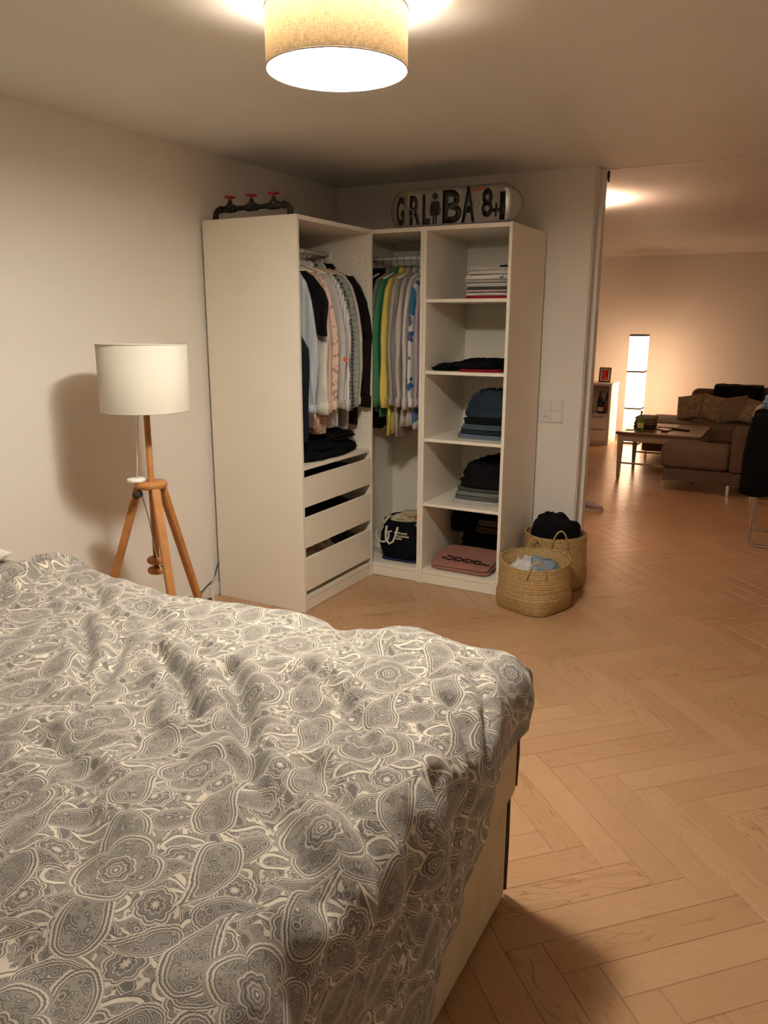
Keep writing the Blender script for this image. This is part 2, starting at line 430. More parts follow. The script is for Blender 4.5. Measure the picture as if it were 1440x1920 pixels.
# ---------------------------------------------------------------- bedroom ceiling lamp
LX, LY, ZB, ZT, LR = 1.045, -2.06, 2.15, 2.29, 0.184
def shade_mat():
    t = NT('linen_shade'); o = t.obj(); s_ = t.sep(o)
    ang = t.ma('MULTIPLY', t.ma('ARCTAN2', s_[1], s_[0]), LR)
    wv = t.noise(t.vec(t.ma('MULTIPLY', ang, 60.), t.ma('MULTIPLY', s_[2], 520.)), 1, 2)[0]
    wh = t.noise(t.vec(t.ma('MULTIPLY', ang, 520.), t.ma('MULTIPLY', s_[2], 60.)), 1, 2)[0]
    f = t.ma('ADD', t.ma('MULTIPLY', wv, .5), t.ma('MULTIPLY', wh, .5))
    col = t.ramp(f, [(0.38, lin('#b49b78')), (0.55, lin('#d9c5a2')), (0.7, lin('#e6d6ba'))])
    t.n.remove(t.p)
    d = t.new('ShaderNodeBsdfDiffuse'); tr = t.new('ShaderNodeBsdfTranslucent'); mx = t.new('ShaderNodeMixShader')
    t.put(d.inputs[0], col); t.put(tr.inputs[0], col); mx.inputs[0].default_value = 0.085
    t.l.new(d.outputs[0], mx.inputs[1]); t.l.new(tr.outputs[0], mx.inputs[2]); t.l.new(mx.outputs[0], t.out.inputs[0]); return t.m
def disc_mat(strength):
    t = NT('lamp_diffuser_glow'); o = t.obj(); s_ = t.sep(o)
    r = t.ma('SQRT', t.ma('ADD', t.ma('POWER', s_[0], 2.), t.ma('POWER', t.ma('SUBTRACT', s_[1], .085), 2.)))
    f = t.ma('POWER', 2.718, t.ma('MULTIPLY', t.ma('POWER', t.ma('DIVIDE', r, 0.085), 2.), -1.0))
    t.put(t.p.inputs['Emission Color'], t.mix(f, (1.0, .95, .80), (1.0, .97, .90)))
    t.put(t.p.inputs['Emission Strength'], t.ma('ADD', t.ma('MULTIPLY', f, strength), strength*0.11))
    t.base(lin('#fff6e0')); return t.m
cl = thing('ceiling_lamp', 'round flush ceiling lamp with beige linen drum shade, switched on', 'lamp', (LX, LY, ZB))
def drum(r, z0, z1, th=0.002, n=96, z=0):
    return lathe([(r, z0), (r, z1), (r-th, z1), (r-th, z0), (r, z0)], n)
def at(o, loc): o.location = loc; o.matrix_parent_inverse = wmat(o.parent).inverted(); return o
at(link('shade', drum(LR, 0, ZT-ZB, .001), shade_mat(), cl, True), (LX, LY, ZB))
at(link('diffuser', lathe([(0, -.006), (.08, -.005), (.15, -.001), (LR-.004, .004), (LR-.004, .007), (0, .003)], 96), disc_mat(BED_DISC), cl, True), (LX, LY, ZB+.002))
m_rim = plain('shade_rim', '#b9a99a', .5)
at(link('rim', tube(arc((0, 0, 0), LR, 0, 354, 59, 'xy'), .0022, 8, closed=True), m_rim, cl, True), (LX, LY, ZB))
at(link('rim', tube(arc((0, 0, 0), LR, 0, 354, 59, 'xy'), .0018, 8, closed=True), m_rim, cl, True), (LX, LY, ZT))
at(link('ceiling_rose', lathe([(0, 0), (.055, 0), (.06, -.01), (.06, -.03), (0, -.032)], 48), m_metalw, cl, True), (LX, LY, H-.0005))
at(link('stem', lathe([(0, -.03), (.009, -.03), (.009, -.09), (0, -.09)], 16), m_metalw, cl, True), (LX, LY, H))
t = NT('bulb_glow'); t.put(t.p.inputs['Emission Color'], lin('#ffe9c0')); t.put(t.p.inputs['Emission Strength'], 6.0)
at(link('bulb', lathe([(0, -.045), (.02, -.04), (.03, -.02), (.026, 0), (.013, .02), (.013, .035), (0, .035)], 24), t.m, cl, True), (LX, LY, ZT-.045))
def point(name, loc, watts, col, r, parent):
    l_ = bpy.data.lights.new(name, 'POINT'); l_.energy = watts; l_.color = col; l_.shadow_soft_size = r
    o = bpy.data.objects.new(name, l_); C.objects.link(o); o.location = loc
    o.parent = parent; o.matrix_parent_inverse = wmat(parent).inverted(); return o
WARM = (1.0, 0.93, 0.82)
for k in range(2):
    a = 0.6+PI*k
    point('bulb_light', (LX+.085*math.cos(a), LY+.085*math.sin(a), ZB+.085), BED_BULB/2, WARM, .022, cl)

# ---------------------------------------------------------------- wardrobes
TP = 0.018; HW = 2.01; WA = 0.7407; B0 = -0.1854
wa = thing('open_wardrobe', 'white open wardrobe against the left wall with clothes rail and three drawers', 'wardrobe', (-.29, -WA/2, 0))
box('side_panel', -.58, 0, -WA, -WA+TP, 0, HW, m_board, wa, .001)
box('side_panel', -.58, 0, -TP, 0, 0, HW, m_board, wa, .001)
box('top_panel', -.58, -.001, -WA+TP, -TP, HW-.022, HW-.0005, m_board, wa, .001)
box('bottom_panel', -.58, -.002, -WA+TP, -TP, .062, .084, m_board, wa, .001)
box('back_panel', -.585, -.578, -WA+TP*.5, -TP*.5, .03, HW-.01, m_board, wa, .001)
box('plinth', -.04, -.022+.018, -WA+TP, -TP, 0.002, .060, m_board, wa, .001)
box('shelf', -.576, -.012, -WA+TP, -TP, .765, .785, m_board, wa, .0015)
zz = [1.93-.032*k for k in range(34)]
bms = []
for xx in (-.075, -.035):
    for z in zz:
        b = lathe([(0, 0), (.0022, 0), (.0022, .0012), (0, .0012)], 8); bms.append(xform(b, Matrix.Translation((xx, -TP-.0001, z)) @ Matrix.Rotation(PI/2, 4, 'X')))
o = link('shelf_pin_holes', merge(*bms), m_dark, wa); o['kind'] = 'stuff'
RA = (-.28, 1.885)
link('clothes_rail', tube([(RA[0], -WA+TP, RA[1]), (RA[0], -TP, RA[1])], .013, 16), m_metalw, wa, True)
for yy in (-WA+TP, -TP-.012):
    link('rail_bracket', bbox(RA[0]-.02, RA[0]+.02, yy, yy+.012, RA[1]-.035, RA[1]+.02, .003), m_metalw, wa)
for i, (za, zb) in enumerate(((.572, .728), (.352, .515), (.113, .295))):
    d = box('drawer', -.018, -.001, -WA+TP+.004, -TP-.004, za, zb, m_board, wa, .0015)
    for yy in (-WA+TP+.012, -TP-.028): box('drawer_side', -.55, -.018, yy, yy+.016, za+.01, zb-.03, m_board, d, .001)
    box('drawer_bottom', -.55, -.018, -WA+TP+.028, -TP-.028, za+.012, za+.02, m_board, d, .001)
    box('drawer_back', -.555, -.545, -WA+TP+.012, -TP-.012, za+.01, zb-.03, m_board, d, .001)

def column(name, label, x0, fx):
    w_ = thing(name, label, 'wardrobe', (x0+.25, .29, 0))
    box('side_panel', x0+.0006, x0+TP, 0, .575, 0, HW, m_board, w_, .001)
    box('side_panel', x0+.5-TP, x0+.4994, 0, .575, 0, HW, m_board, w_, .001)
    box('top_panel', x0+TP, x0+.5-TP, 0, .575, HW-.022, HW-.0005, m_board, w_, .001)
    box('bottom_panel', x0+TP, x0+.5-TP, 0.002, .575, .062, .084, m_board, w_, .001)
    box('back_panel', x0+.004, x0+.496, .574, .580, .03, HW-.01, m_board, w_, .001)
    box('plinth', x0+TP, x0+.5-TP, .004, .022, .002, .060, m_board, w_, .001)
    return w_
wb = column('open_wardrobe', 'narrow white corner wardrobe section with hanging rail and a bag at its foot', B0, 0)
RB = (.29, 1.875)
link('clothes_rail', tube([(B0+TP, RB[0], RB[1]), (B0+.5-TP, RB[0], RB[1])], .013, 16), m_metalw, wb, True)
wc = column('open_wardrobe', 'tall white open shelf unit holding folded clothes, right end of the wardrobe row', B0+.5, 0)
X3, X4 = B0+.5+TP, B0+1-TP
for z in (1.617, 1.230, .850, .472):
    box('shelf', X3+.0005, X4-.0005, .004, .572, z, z+.018, m_board, wc, .0015)
bms = []
for yy in (.05, .5):
    for k in range(24):
        b = lathe([(0, 0), (.002, 0), (.002, .0012), (0, .0012)], 8); bms.append(xform(b, Matrix.Translation((X3+.0001, yy, .25+.064*k)) @ Matrix.Rotation(PI/2, 4, 'Y')))
o = link('shelf_pin_holes', merge(*bms), m_dark, wc); o['kind'] = 'stuff'

# ---------------------------------------------------------------- hanging garments
m_hw = plain('hanger_wood', '#b58a5c', .45); m_hp = plain('hanger_plastic', '#e6e2da', .4)
def shell(prof, seed, nu=40, ripple=.010, fx=9):
    """prof: list of (z, u_center, half_u, half_v); closed cloth shell in (u,v,z)"""
    bm = bmesh.new(); rings = []
    for j, (z, uc, hu, hv) in enumerate(prof):
        ring = []
        t_ = j/(len(prof)-1)
        for i in range(nu):
            a = 2*PI*i/nu; c, s = math.cos(a), math.sin(a)
            u = uc+hu*c*(abs(c)**-.15 if abs(c) > .01 else 1)
            side = 1 if s > 0 else -1
            rip = ripple*t_**.6*(math.sin(u*fx*6.28+seed*3+nz((u*4, z*1.5, seed), 2)*5)+.8*nz((u*5, z*2.2, seed+side*2), 3))
            v = hv*s*(abs(s)**-.3 if abs(s) > .01 else 1)+rip
            zz = z+(.012*math.sin(u*20+seed) if j == len(prof)-1 else 0)
            ring.append(bm.verts.new((u, v, zz)))
        rings.append(ring)
    for a, b in zip(rings, rings[1:]):
        for i in range(nu): bm.faces.new((a[i], a[(i+1) % nu], b[(i+1) % nu], b[i]))
    bm.faces.new(rings[0]); bm.faces.new(rings[-1][::-1])
    bmesh.ops.recalc_face_normals(bm, faces=list(bm.faces)); return bm

def garment(loc, along, mat, label, length=.92, sleeve='long', thick=.020, seed=1, tilt=0.0, name='shirt', cat='shirt', mat2=None, hang='wood', collar=True, half=.235, yaw=0., group=None, sl=None, flare=False):
    """loc: rail point. along: 'x' or 'y' = rail direction. u = width axis, v = rail axis."""
    if along == 'y': R = Matrix(((1, 0, 0), (0, 1, 0), (0, 0, 1))).to_4x4()      # u = +x, v = +y
    else: R = Matrix.Rotation(-PI/2, 4, 'Z')                                     # u = -y , v = x
    T = Matrix.Translation(loc) @ Matrix.Rotation(yaw, 4, 'Z') @ R
    # hanger
    hl = ' '.join(label.split()[:10])
    hg = thing('hanger', ('wooden' if hang == 'wood' else 'white plastic')+' hanger of the '+hl, 'hanger', loc)
    hook = tube([(0, 0, -.075), (0, 0, -.03)]+[(q[0], q[1], q[2]) for q in arc((0, 0, -.002), .0165, -60, 200, 12)], .0018, 6)
    link('hook', xform(hook, T), m_steel, hg, True)
    bar = tube([(-.185, 0, -.125), (-.12, 0, -.105), (-.04, 0, -.080), (0, 0, -.074), (.04, 0, -.080), (.12, 0, -.105), (.185, 0, -.125)], [.006, .008, .0085, .009, .0085, .008, .006], 8)
    link('shoulder_bar', xform(bar, T), m_hw if hang == 'wood' else m_hp, hg, True)
    # garment
    hg['group'] = 'hangers on the '+('left' if along == 'y' else 'corner')+' wardrobe rail'
    g = thing(name, label, cat, (loc[0], loc[1], loc[2]-length*.5))
    if cat == 'shirt': g['group'] = 'shirts on the '+('left' if along == 'y' else 'corner')+' wardrobe rail'
    L = length; prof = [(-.078, 0, .055, thick*.55), (-.092, 0, .09, thick*.8), (-.108, 0, .135, thick), (-.126, 0, .175, thick), (-.150, 0, .200, thick*1.05)]
    for k in range(1, 15):
        t_ = k/14; prof.append((-.150-(L-.150)*t_, 0, .200+.02*math.sin(t_*2.5), thick*(1.05+.35*t_)))
    if flare: prof = [(z, u, hu*(.5+.75*min(1, max(0, (-.2-z))/.3)), hv) for z, u, hu, hv in prof]
    link('torso', xform(shell(prof, seed), T), mat, g, True)
    if sleeve:
        sl_ = sl or (.62 if sleeve == 'long' else .27)
        for s in (-1, 1):
            pr = []
            n_ = 13
            for k in range(n_+1):
                t_ = k/n_
                z = -.122-sl_*t_-.05*math.sin(t_*1.5)
                uc = s*(.178+(half-.178+.02)*min(1, t_*2.2)**.7+tilt*t_*.03)
                wid = (.012+.05*min(1, t_*4)**.5)*(1-.40*t_) if sleeve == 'long' else (.012+.06*min(1, t_*3)**.5)
                pr.append((z, uc+s*.004*math.sin(t_*9+seed), wid, thick*(.8+.35*min(1, t_*3))*(1-.25*t_)))
            link('sleeve', xform(shell(pr, seed+s*.7, 26, .008, 11), T), mat2 or mat, g, True)
            if sleeve == 'long':
                z0, uc, wd, tv = pr[-1]
                link('cuff', xform(shell([(z0+.045, uc, wd*1.12, tv*1.15), (z0+.02, uc, wd*1.13, tv*1.2), (z0-.008, uc, wd*1.1, tv*1.15)], seed, 20, .001), T), mat2 or mat, g, True)
    if collar:
        cb = []
        for s in (-1, 1):
            cb.append(shell([(-.052, s*.022, .030, thick*.8), (-.072, s*.030, .040, thick*1.05), (-.098, s*.036, .036, thick*1.1)], seed, 18, .001))
        link('collar', xform(merge(*cb), T), mat2 or mat, g, True)
    return g

GA = [  # y, material, label, length, sleeve, kwargs
 (-.640, cloth('navy_cloth', '#171a24'), 'very dark navy garment nearest the outer side panel in the left wardrobe', .98, None, dict(name='trousers', cat='trousers', flare=True)),
 (-.605, stripes('pale_blue_cloth', '#a3a8ae', '#b9bcc0', 160), 'pale blue shirt hanging next to the navy garment in the left wardrobe', .93, 'long', {}),
 (-.540, cloth('black_cloth', '#0d0c0d'), 'black short-sleeved shirt between pale blue and white shirts in the left wardrobe', .80, 'short', {}),
 (-.495, cloth('white_cloth', '#d6d0c8'), 'white cotton shirt just behind the black short-sleeved one in the left wardrobe', .93, 'long', {}),
 (-.445, stripes('peach_stripe', '#cfa892', '#b99c92', 240), 'peach striped shirt with long sleeves in the left wardrobe', .94, 'long', {}),
 (-.395, blotch('pink_print', '#dcc2b0', '#b08f80', 45, .58), 'cream shirt with fine speckled print in the left wardrobe', .96, 'long', {}),
 (-.340, cloth('grey_white_cloth', '#bdb8b6'), 'light grey shirt with an orange dot on its sleeve', .95, 'long', {}),
 (-.290, stripes('white_pinstripe', '#d9d5cf', '#8d8f94', 420, .15), 'white pinstriped shirt in the middle of the left wardrobe rail', .95, 'long', {}),
 (-.240, stripes('dark_check', '#8f8c84', '#2f302f', 300, .45, True), 'grey and black checked shirt in the left wardrobe', .88, 'long', {}),
 (-.195, stripes('green_check', '#9ba09a', '#7f8780', 190, .4, True), 'grey green checked flannel shirt in the left wardrobe', .93, 'long', {}),
 (-.150, cloth('pale_grey_cloth', '#c2b9b2'), 'pale beige grey long shirt beside the black tee in the left wardrobe', .97, 'long', {}),
 (-.105, cloth('black_tee_cloth', '#0b0b0d'), 'black short-sleeved tee hanging beside the dark brown jacket', .78, 'short', {}),
 (-.058, cloth('brown_black_cloth', '#1d1110'), 'dark brown long-sleeved jacket at the inner end of the left rail', .96, 'long', dict(thick=.024, name='jacket', cat='jacket')),
]
for i, (y, m, lab, L, sl, kw) in enumerate(GA):
    kw = dict(kw); nm = kw.pop('name', 'shirt'); ct = kw.pop('cat', 'shirt')
    garment((RA[0]+random.uniform(-.01, .01), y, RA[1]-.0), 'y', m, lab, L, sl, kw.pop('thick', .017), seed=i*1.37+1, name=nm, cat=ct, hang='wood' if i % 2 else 'plastic', yaw=random.uniform(-.10, .02), collar=sl is not None, sl=(.66 if sl == 'long' else .26), **kw)
m_or = plain('orange_dot', '#d2643a', .7)
gs_ = [o for o in C.objects if o.get('label', '').startswith('light grey shirt with an orange dot')][0]
dot_ = max((c for c in gs_.children if c.name.startswith('sleeve')), key=lambda c: max(v.co.x for v in c.data.vertices))
vv_ = [v.co for v in dot_.data.vertices if abs(v.co.z-1.32) < .04]
px_ = max(vv_, key=lambda q: q.x-q.y*.6)
dl_ = link('printed_dot', xform(lathe([(0, -.002), (.013, -.002), (.013, .003), (0, .003)], 20), Matrix.Translation(px_) @ Matrix.Rotation(-.75, 4, 'Z') @ Matrix.Rotation(PI/2, 4, 'Y')), m_or, gs_)
dl_['label'] = 'orange round dot'
GB = [
 (-.130, cloth('black_b', '#0c0b0c'), 'black long top at the left end of the corner section rail', .98, 'long', {}),
 (-.085, cloth('black_c', '#121213'), 'second black top behind the first in the corner section', .95, 'long', {}),
 (-.035, cloth('dark_grey_b', '#77766f'), 'dark grey sweater hanging left of the green shirt', .86, 'long', {}),
 (.010, cloth('green_b', '#44805a'), 'green shirt hanging in the corner section', .90, 'long', {}),
 (.055, cloth('yellow_b', '#d8c565'), 'yellow long-sleeved shirt hanging in the corner section', .99, 'long', {}),
 (.098, cloth('grey_b', '#aaa39d'), 'grey long-sleeved shirt just right of the yellow one', 1.0, 'long', {}),
 (.140, cloth('grey_c', '#bcb3ac'), 'pale grey hooded sweater in the middle of the corner section rail', .95, 'long', {}),
 (.182, cloth('white_b', '#cbc4bd'), 'off-white sweater beside the blue patterned shirt', .93, 'long', {}),
 (.224, blotch('blue_print', '#d3cfca', '#2f6f96', 7, .56, '#55618a'), 'white shirt with large blue print in the corner section', .94, 'long', {}),
 (.266, cloth('mauve_b', '#a79ba3'), 'mauve grey shirt at the right end of the corner section rail', .90, 'long', {}),
]
for i, (x, m, lab, L, sl, kw) in enumerate(GB):
    garment((x, RB[0], RB[1]), 'x', m, lab, L*.98+.04, sl, .016, seed=i*1.9+30, hang='plastic' if i % 2 else 'wood', yaw=random.uniform(-.04, .08), sl=.66, half=.225)

# ---------------------------------------------------------------- folded clothes in the wardrobes
def fold(name, label, cat, m, bm, group=None):
    return tag(link(name, bm, m, None, True), label, cat, group)
mk_ = lambda n, c: cloth(n, c)
# on the shelf above the drawers
fold('folded_sweater', 'black folded sweater pile on the shelf above the drawers', 'clothes', mk_('black_d', '#0c0b0c'), heap(-.27, -.36, .785, .24, .30, .10, 4, .22, 0, sq=.5))
fold('folded_sweater', 'black garment bundle lying over the black pile above the drawers', 'clothes', mk_('black_e', '#111012'), heap(-.17, -.22, .868, .12, .15, .045, 9, .3, 0, sq=.6))
# drawer contents
fold('dark_clothes', 'dark clothes filling the top drawer', 'clothes', mk_('dark_f', '#171318'), heap(-.29, -.37, .593, .24, .315, .125, 12, .08, sq=.3, pw=.3))
fold('dark_clothes', 'dark clothes filling the middle drawer', 'clothes', mk_('dark_g', '#14131a'), heap(-.29, -.37, .373, .24, .315, .135, 14, .08, sq=.3, pw=.3))
fold('light_underwear', 'cream and white clothes heaped in the lowest drawer', 'clothes', blotch('cream_print', '#d8cab4', '#a89580', 22, .55), heap(-.28, -.45, .134, .23, .23, .175, 17, .12, sq=.4, pw=.35))
fold('grey_clothes', 'grey patterned clothes at the inner end of the lowest drawer', 'clothes', blotch('grey_print', '#5d5656', '#2c2a2b', 30, .5), heap(-.28, -.135, .134, .23, .08, .175, 19, .12, sq=.4, pw=.35))
# shelf unit, top compartment: stack of shirts
z = 1.635; stack = [
 ('#9c2430', 'red folded shirt at the bottom of the top-shelf stack', .016, None),
 ('#d9d2ca', 'white folded shirt right above the red one on the top shelf', .016, None),
 ('#c9a9a0', 'pale pink folded shirt low in the top-shelf stack', .012, None),
 ('#4d4d50', 'thin dark grey striped folded shirt in the top-shelf stack', .010, None),
 ('#d5cdc6', 'white folded shirt in the middle of the top-shelf stack', .020, None),
 ('#b9b1aa', 'light grey folded shirt in the top-shelf stack', .014, None),
 ('#ded8d0', 'white folded shirt with a blue printed edge on the top shelf', .024, 'blue'),
 ('#cfc6be', 'off-white folded shirt near the top of the top-shelf stack', .018, None),
 ('#c5bcb6', 'pale grey folded shirt topmost of the top-shelf stack', .016, None)]
for i, (c, lab, h, ex) in enumerate(stack):
    mm = cloth('stack_cloth', c) if not ex else blotch('stack_print', c, '#23506e', 9, .55)
    fold('folded_shirt', lab, 'shirt', mm, folded(.500+random.uniform(-.006, .006), .775, .10+random.uniform(-.01, .01), .42, z, h, i*2.1+3, 2 if h > .012 else 1), 'folded shirts on the top shelf')
    z += h+.0025
fold('folded_shirt', 'small black cloth lying on top of the white shirt stack', 'shirt', mk_('black_h', '#15161a'), folded(.66, .78, .2, .42, z+.001, .012, 5, 1))
# second compartment
fold('folded_shirt', 'red folded shirt under the black clothes on the second shelf', 'shirt', mk_('red_k', '#8e1f28'), folded(.50, .765, .03, .33, 1.248, .016, 7, 2))
fold('black_clothes', 'flat black clothes spread across the second shelf', 'clothes', mk_('black_k', '#0d0c0e'), heap(.60, .25, 1.2665, .17, .2, .045, 23, .3, sq=.5))
fold('black_clothes', 'black garment end trailing to the left on the second shelf', 'clothes', mk_('black_k2', '#121113'), heap(.41, .22, 1.249, .085, .17, .034, 25, .25, sq=.6))
# third: jeans
zj = .868
for i, (c, lab, h) in enumerate([('#6a7681', 'light blue jeans folded at the bottom of the jeans pile', .026), ('#27303a', 'dark blue jeans folded second from the bottom', .022), ('#4c5662', 'grey blue jeans folded in the middle of the jeans pile', .028), ('#0f1114', 'black jeans folded below the crumpled pair', .034)]):
    fold('folded_jeans', lab, 'jeans', cloth('denim', c), folded(.475+.012*i, .775, .10, .44, zj, h, i*3.3+2, 2), 'folded jeans on the third shelf'); zj += h+.003
fold('crumpled_jeans', 'dark blue crumpled jeans heaped on top of the jeans pile', 'jeans', cloth('denim_worn', '#27323e'), heap(.65, .26, zj, .14, .15, .15, 31, .20, .2, sq=.6))
# fourth
zk = .490
for i, (c, lab, h) in enumerate([('#b3a9a4', 'pale grey folded trousers at the bottom of the fourth-shelf pile', .024), ('#5d5f5c', 'grey folded trousers second from the bottom on the fourth shelf', .024), ('#7b7a76', 'mid grey folded trousers in the fourth-shelf pile', .020), ('#4a4c4b', 'dark grey folded trousers under the black heap', .018)]):
    fold('folded_trousers', lab, 'trousers', cloth('trouser_cloth', c), folded(.465+.008*i, .778, .08, .42, zk, h, i*1.7+6, 2), 'folded trousers on the fourth shelf'); zk += h+.003
fold('black_clothes', 'black crumpled sweater heaped on the grey trousers, fourth shelf', 'clothes', mk_('black_m', '#0e0d10'), heap(.645, .25, zk, .15, .16, .155, 41, .2, .15, sq=.6))
# bottom compartment
zb = .084
pk = fold('folded_shirt', 'dusty pink folded shirt with black lettering on the bottom shelf', 'shirt', mk_('pink_n', '#9a6a5e'), xform(folded(.350, .745, .035, .35, zb, .036, 51, 2, rot=-.03), Matrix.Translation((0, .035, zb)) @ Matrix.Rotation(.17, 4, 'X') @ Matrix.Translation((0, -.035, -zb))))
# black scrawled print on the pink shirt
bms = []
for (r0, amp, n_, x0, x1) in ((.118, .010, 15, .415, .72), (.148, .008, 11, .44, .66)):
    pts = []
    for k in range(n_*3+1):
        t_ = k/(n_*3); x = x0+(x1-x0)*t_; y = r0+amp*math.sin(k*2.3)+.006*math.sin(k*.7)
        pts.append((x, y-.03*t_*.3, zb+.0465+.004*nz((x, y, 0), 9)))
    bms.append(tube(pts, .0035, 6))
link('printed_lettering', xform(merge(*bms), Matrix.Translation((0, .035, zb)) @ Matrix.Rotation(.17, 4, 'X') @ Matrix.Translation((0, -.035, -zb-.003))), mk_('print_black', '#1a1214'), pk, True)
fold('folded_sweater', 'black folded sweater behind the pink shirt on the bottom shelf', 'clothes', mk_('black_p', '#0e0c0d'), folded(.40, .79, .365, .565, zb, .155, 53, 4))
fold('folded_sweater', 'olive brown folded sweater on the bottom-shelf pile', 'clothes', mk_('olive_p', '#4e4637'), folded(.49, .785, .36, .565, zb+.162, .042, 55, 2))
fold('folded_sweater', 'brown grey crumpled sweater high in the bottom-shelf pile', 'clothes', mk_('olive_q', '#5d5344'), folded(.51, .785, .37, .565, zb+.207, .040, 57, 2))
fold('black_clothes', 'black bundle at the left of the bottom-shelf pile', 'clothes', mk_('black_q', '#0b0a0b'), heap(.440, .45, .247, .095, .11, .15, 61, .14, sq=.6, pw=.4))
fold('black_clothes', 'black sweater topmost of the bottom-shelf pile', 'clothes', mk_('black_r', '#0c0b0c'), folded(.44, .785, .36, .565, zb+.293, .040, 63, 2))

# ---------------------------------------------------------------- bags at the foot of the corner section
m_bag = cloth('bag_black', '#0e0f14'); m_bagw = cloth('bag_strap_white', '#cfc8bb')
def rounded_bag(cx, cy, z0, rx, ry, h, seed):
    pr = []; bm = bmesh.new(); rings = []; n = 48
    for j in range(16):
        t_ = j/15; ring = []
        for i in range(n):
            a = 2*PI*i/n; c, s = math.cos(a), math.sin(a)
            k = (.90+.12*math.sin(min(1, t_*1.3)*PI))*(1+.07*nz((c*1.5, s*1.5, t_*3), 1.5, seed)); e = .45
            z = z0+h*t_*(1+.06*nz((c, s, seed), 2)*t_)
            ring.append(bm.verts.new((cx+abs(c)**e*(1 if c > 0 else -1)*rx*k, cy+abs(s)**e*(1 if s > 0 else -1)*ry*k*(1-.1*t_), z)))
        rings.append(ring)
    for f, dz in ((.93, .0), (.90, -.03), (.85, -.08)):   # inner lip
        rings.append([bm.verts.new((cx+(v.co.x-cx)*f, cy+(v.co.y-cy)*f, v.co.z+dz)) for v in rings[15]])
    for a, b in zip(rings, rings[1:]):
        for i in range(n): bm.faces.new((a[i], a[(i+1) % n], b[(i+1) % n], b[i]))
    bm.faces.new(rings[0][::-1]); bm.faces.new(rings[-1])
    return bm
bg = thing('shopping_bag', 'black bag with white rope handles at the foot of the corner section', 'bag', (.13, .2, .1))
link('bag_body', rounded_bag(.13, .22, .100, .145, .15, .23, 2), m_bag, bg, True)
link('handle', tube([(.00, .075, .25)]+arc((.035, .058, .245), .045, 150, 390, 16)+[(.09, .075, .27)], .006, 8), m_bagw, bg, True)
link('handle', tube([(.055, .078, .30)]+[(.055, .064, .26), (.062, .055, .22), (.085, .052, .195), (.11, .054, .21), (.125, .060, .25), (.13, .078, .30)], .007, 8), m_bagw, bg, True)
# small white print
bms = []
for r_, (z, x0, x1) in enumerate(((.262, .115, .20), (.243, .135, .215), (.226, .12, .165))):
    x = x0
    while x < x1:
        wd = random.uniform(.006, .014); bms.append(bbox(x, min(x+wd, x1), .062, .0665, z, z+random.uniform(.007, .013), .0005, 1)); x += wd+.004
link('printed_marks', merge(*bms), m_bagw, bg)
tt = thing('tote_bag', 'cream cotton tote lying crumpled inside the black bag', 'bag', (.15, .22, .33))
link('tote_body', heap(.155, .21, .300, .115, .10, .075, 71, .4, sq=.6), cloth('tote_cream', '#b3a688'), tt, True)
link('tote_strap', tube([(.06, .13, .35), (.05, .10, .345), (.045, .082, .33), (.035, .078, .315), (.02, .085, .30)], .008, 8), cloth('tote_strap', '#c3b699'), tt, True)
link('red_label', bbox(.215, .245, .13, .15, .345, .362, .004), plain('red_lab', '#b01c28', .6), tt)
fold('dark_blue_cloth', 'dark blue folded plastic bag under the black bag', 'bag', plain('blue_plastic', '#1b2142', .35, bumps=.3, nscale=14), folded(0.005, .27, .06, .34, .084, .015, 73, 1))

# ---------------------------------------------------------------- on top of the wardrobes
m_pipe = plain('black_iron_pipe', '#2b2723', .45, metal=.6, var=.2, nscale=60, bumps=.2); m_red = plain('red_enamel', '#8e1418', .4, var=.1)
pr = thing('pipe_coat_rack', 'black iron pipe rack with three red valve wheels on top of the left wardrobe', 'pipe rack', (-.30, -.69, HW))
yP, zP = -.69, HW+.052
link('pipe', tube([(-.50, yP, zP), (-.10, yP, zP)], .0115, 16), m_pipe, pr, True)
for x_, s in ((-.50, -1), (-.10, 1)):
    a = arc((x_, yP, zP-.030), .030, 90, 90-s*90, 8)
    e = link('elbow', tube([(x_-s*.010, yP, zP)]+a+[(x_+s*.030, yP, HW+.002)], .0145, 16), m_pipe, pr, True)
    link('flange', lathe([(0, 0), (.020, 0), (.020, .008), (.0165, .012), (0, .012)], 20, (x_+s*.030, yP, HW+.0005)), m_pipe, pr, True)
    link('collar_ring', xform(lathe([(0, -.006), (.0175, -.006), (.0175, .006), (0, .006)], 20), Matrix.Translation((x_+s*.0-s*.006, yP, zP)) @ Matrix.Rotation(PI/2, 4, 'Y')), m_pipe, pr, True)
for x_ in (-.435, -.30, -.165):
    v = link('valve_body', merge(xform(lathe([(0, -.032), (.017, -.032), (.019, -.022), (.014, -.018), (.021, 0), (.014, .018), (.019, .022), (.017, .032), (0, .032)], 20), Matrix.Translation((x_, yP, zP)) @ Matrix.Rotation(PI/2, 4, 'Y')),
        lathe([(0, 0), (.022, .004), (.019, .018), (.011, .030), (.009, .040), (0, .041)], 20, (x_, yP, zP))), m_pipe, pr, True)
    wh = [tube(arc((x_, yP, zP+.056), .025, 0, 345, 23, 'xy'), .0045, 8, closed=True), lathe([(0, -.018), (.006, -.018), (.008, 0), (.006, .005), (0, .006)], 14, (x_, yP, zP+.056))]
    for k in range(3):
        a = k*PI/3; wh.append(tube([(x_-.025*math.cos(a), yP-.025*math.sin(a), zP+.056), (x_+.025*math.cos(a), yP+.025*math.sin(a), zP+.056)], .003, 6))
    link('valve_wheel', merge(*wh), m_red, v, True)

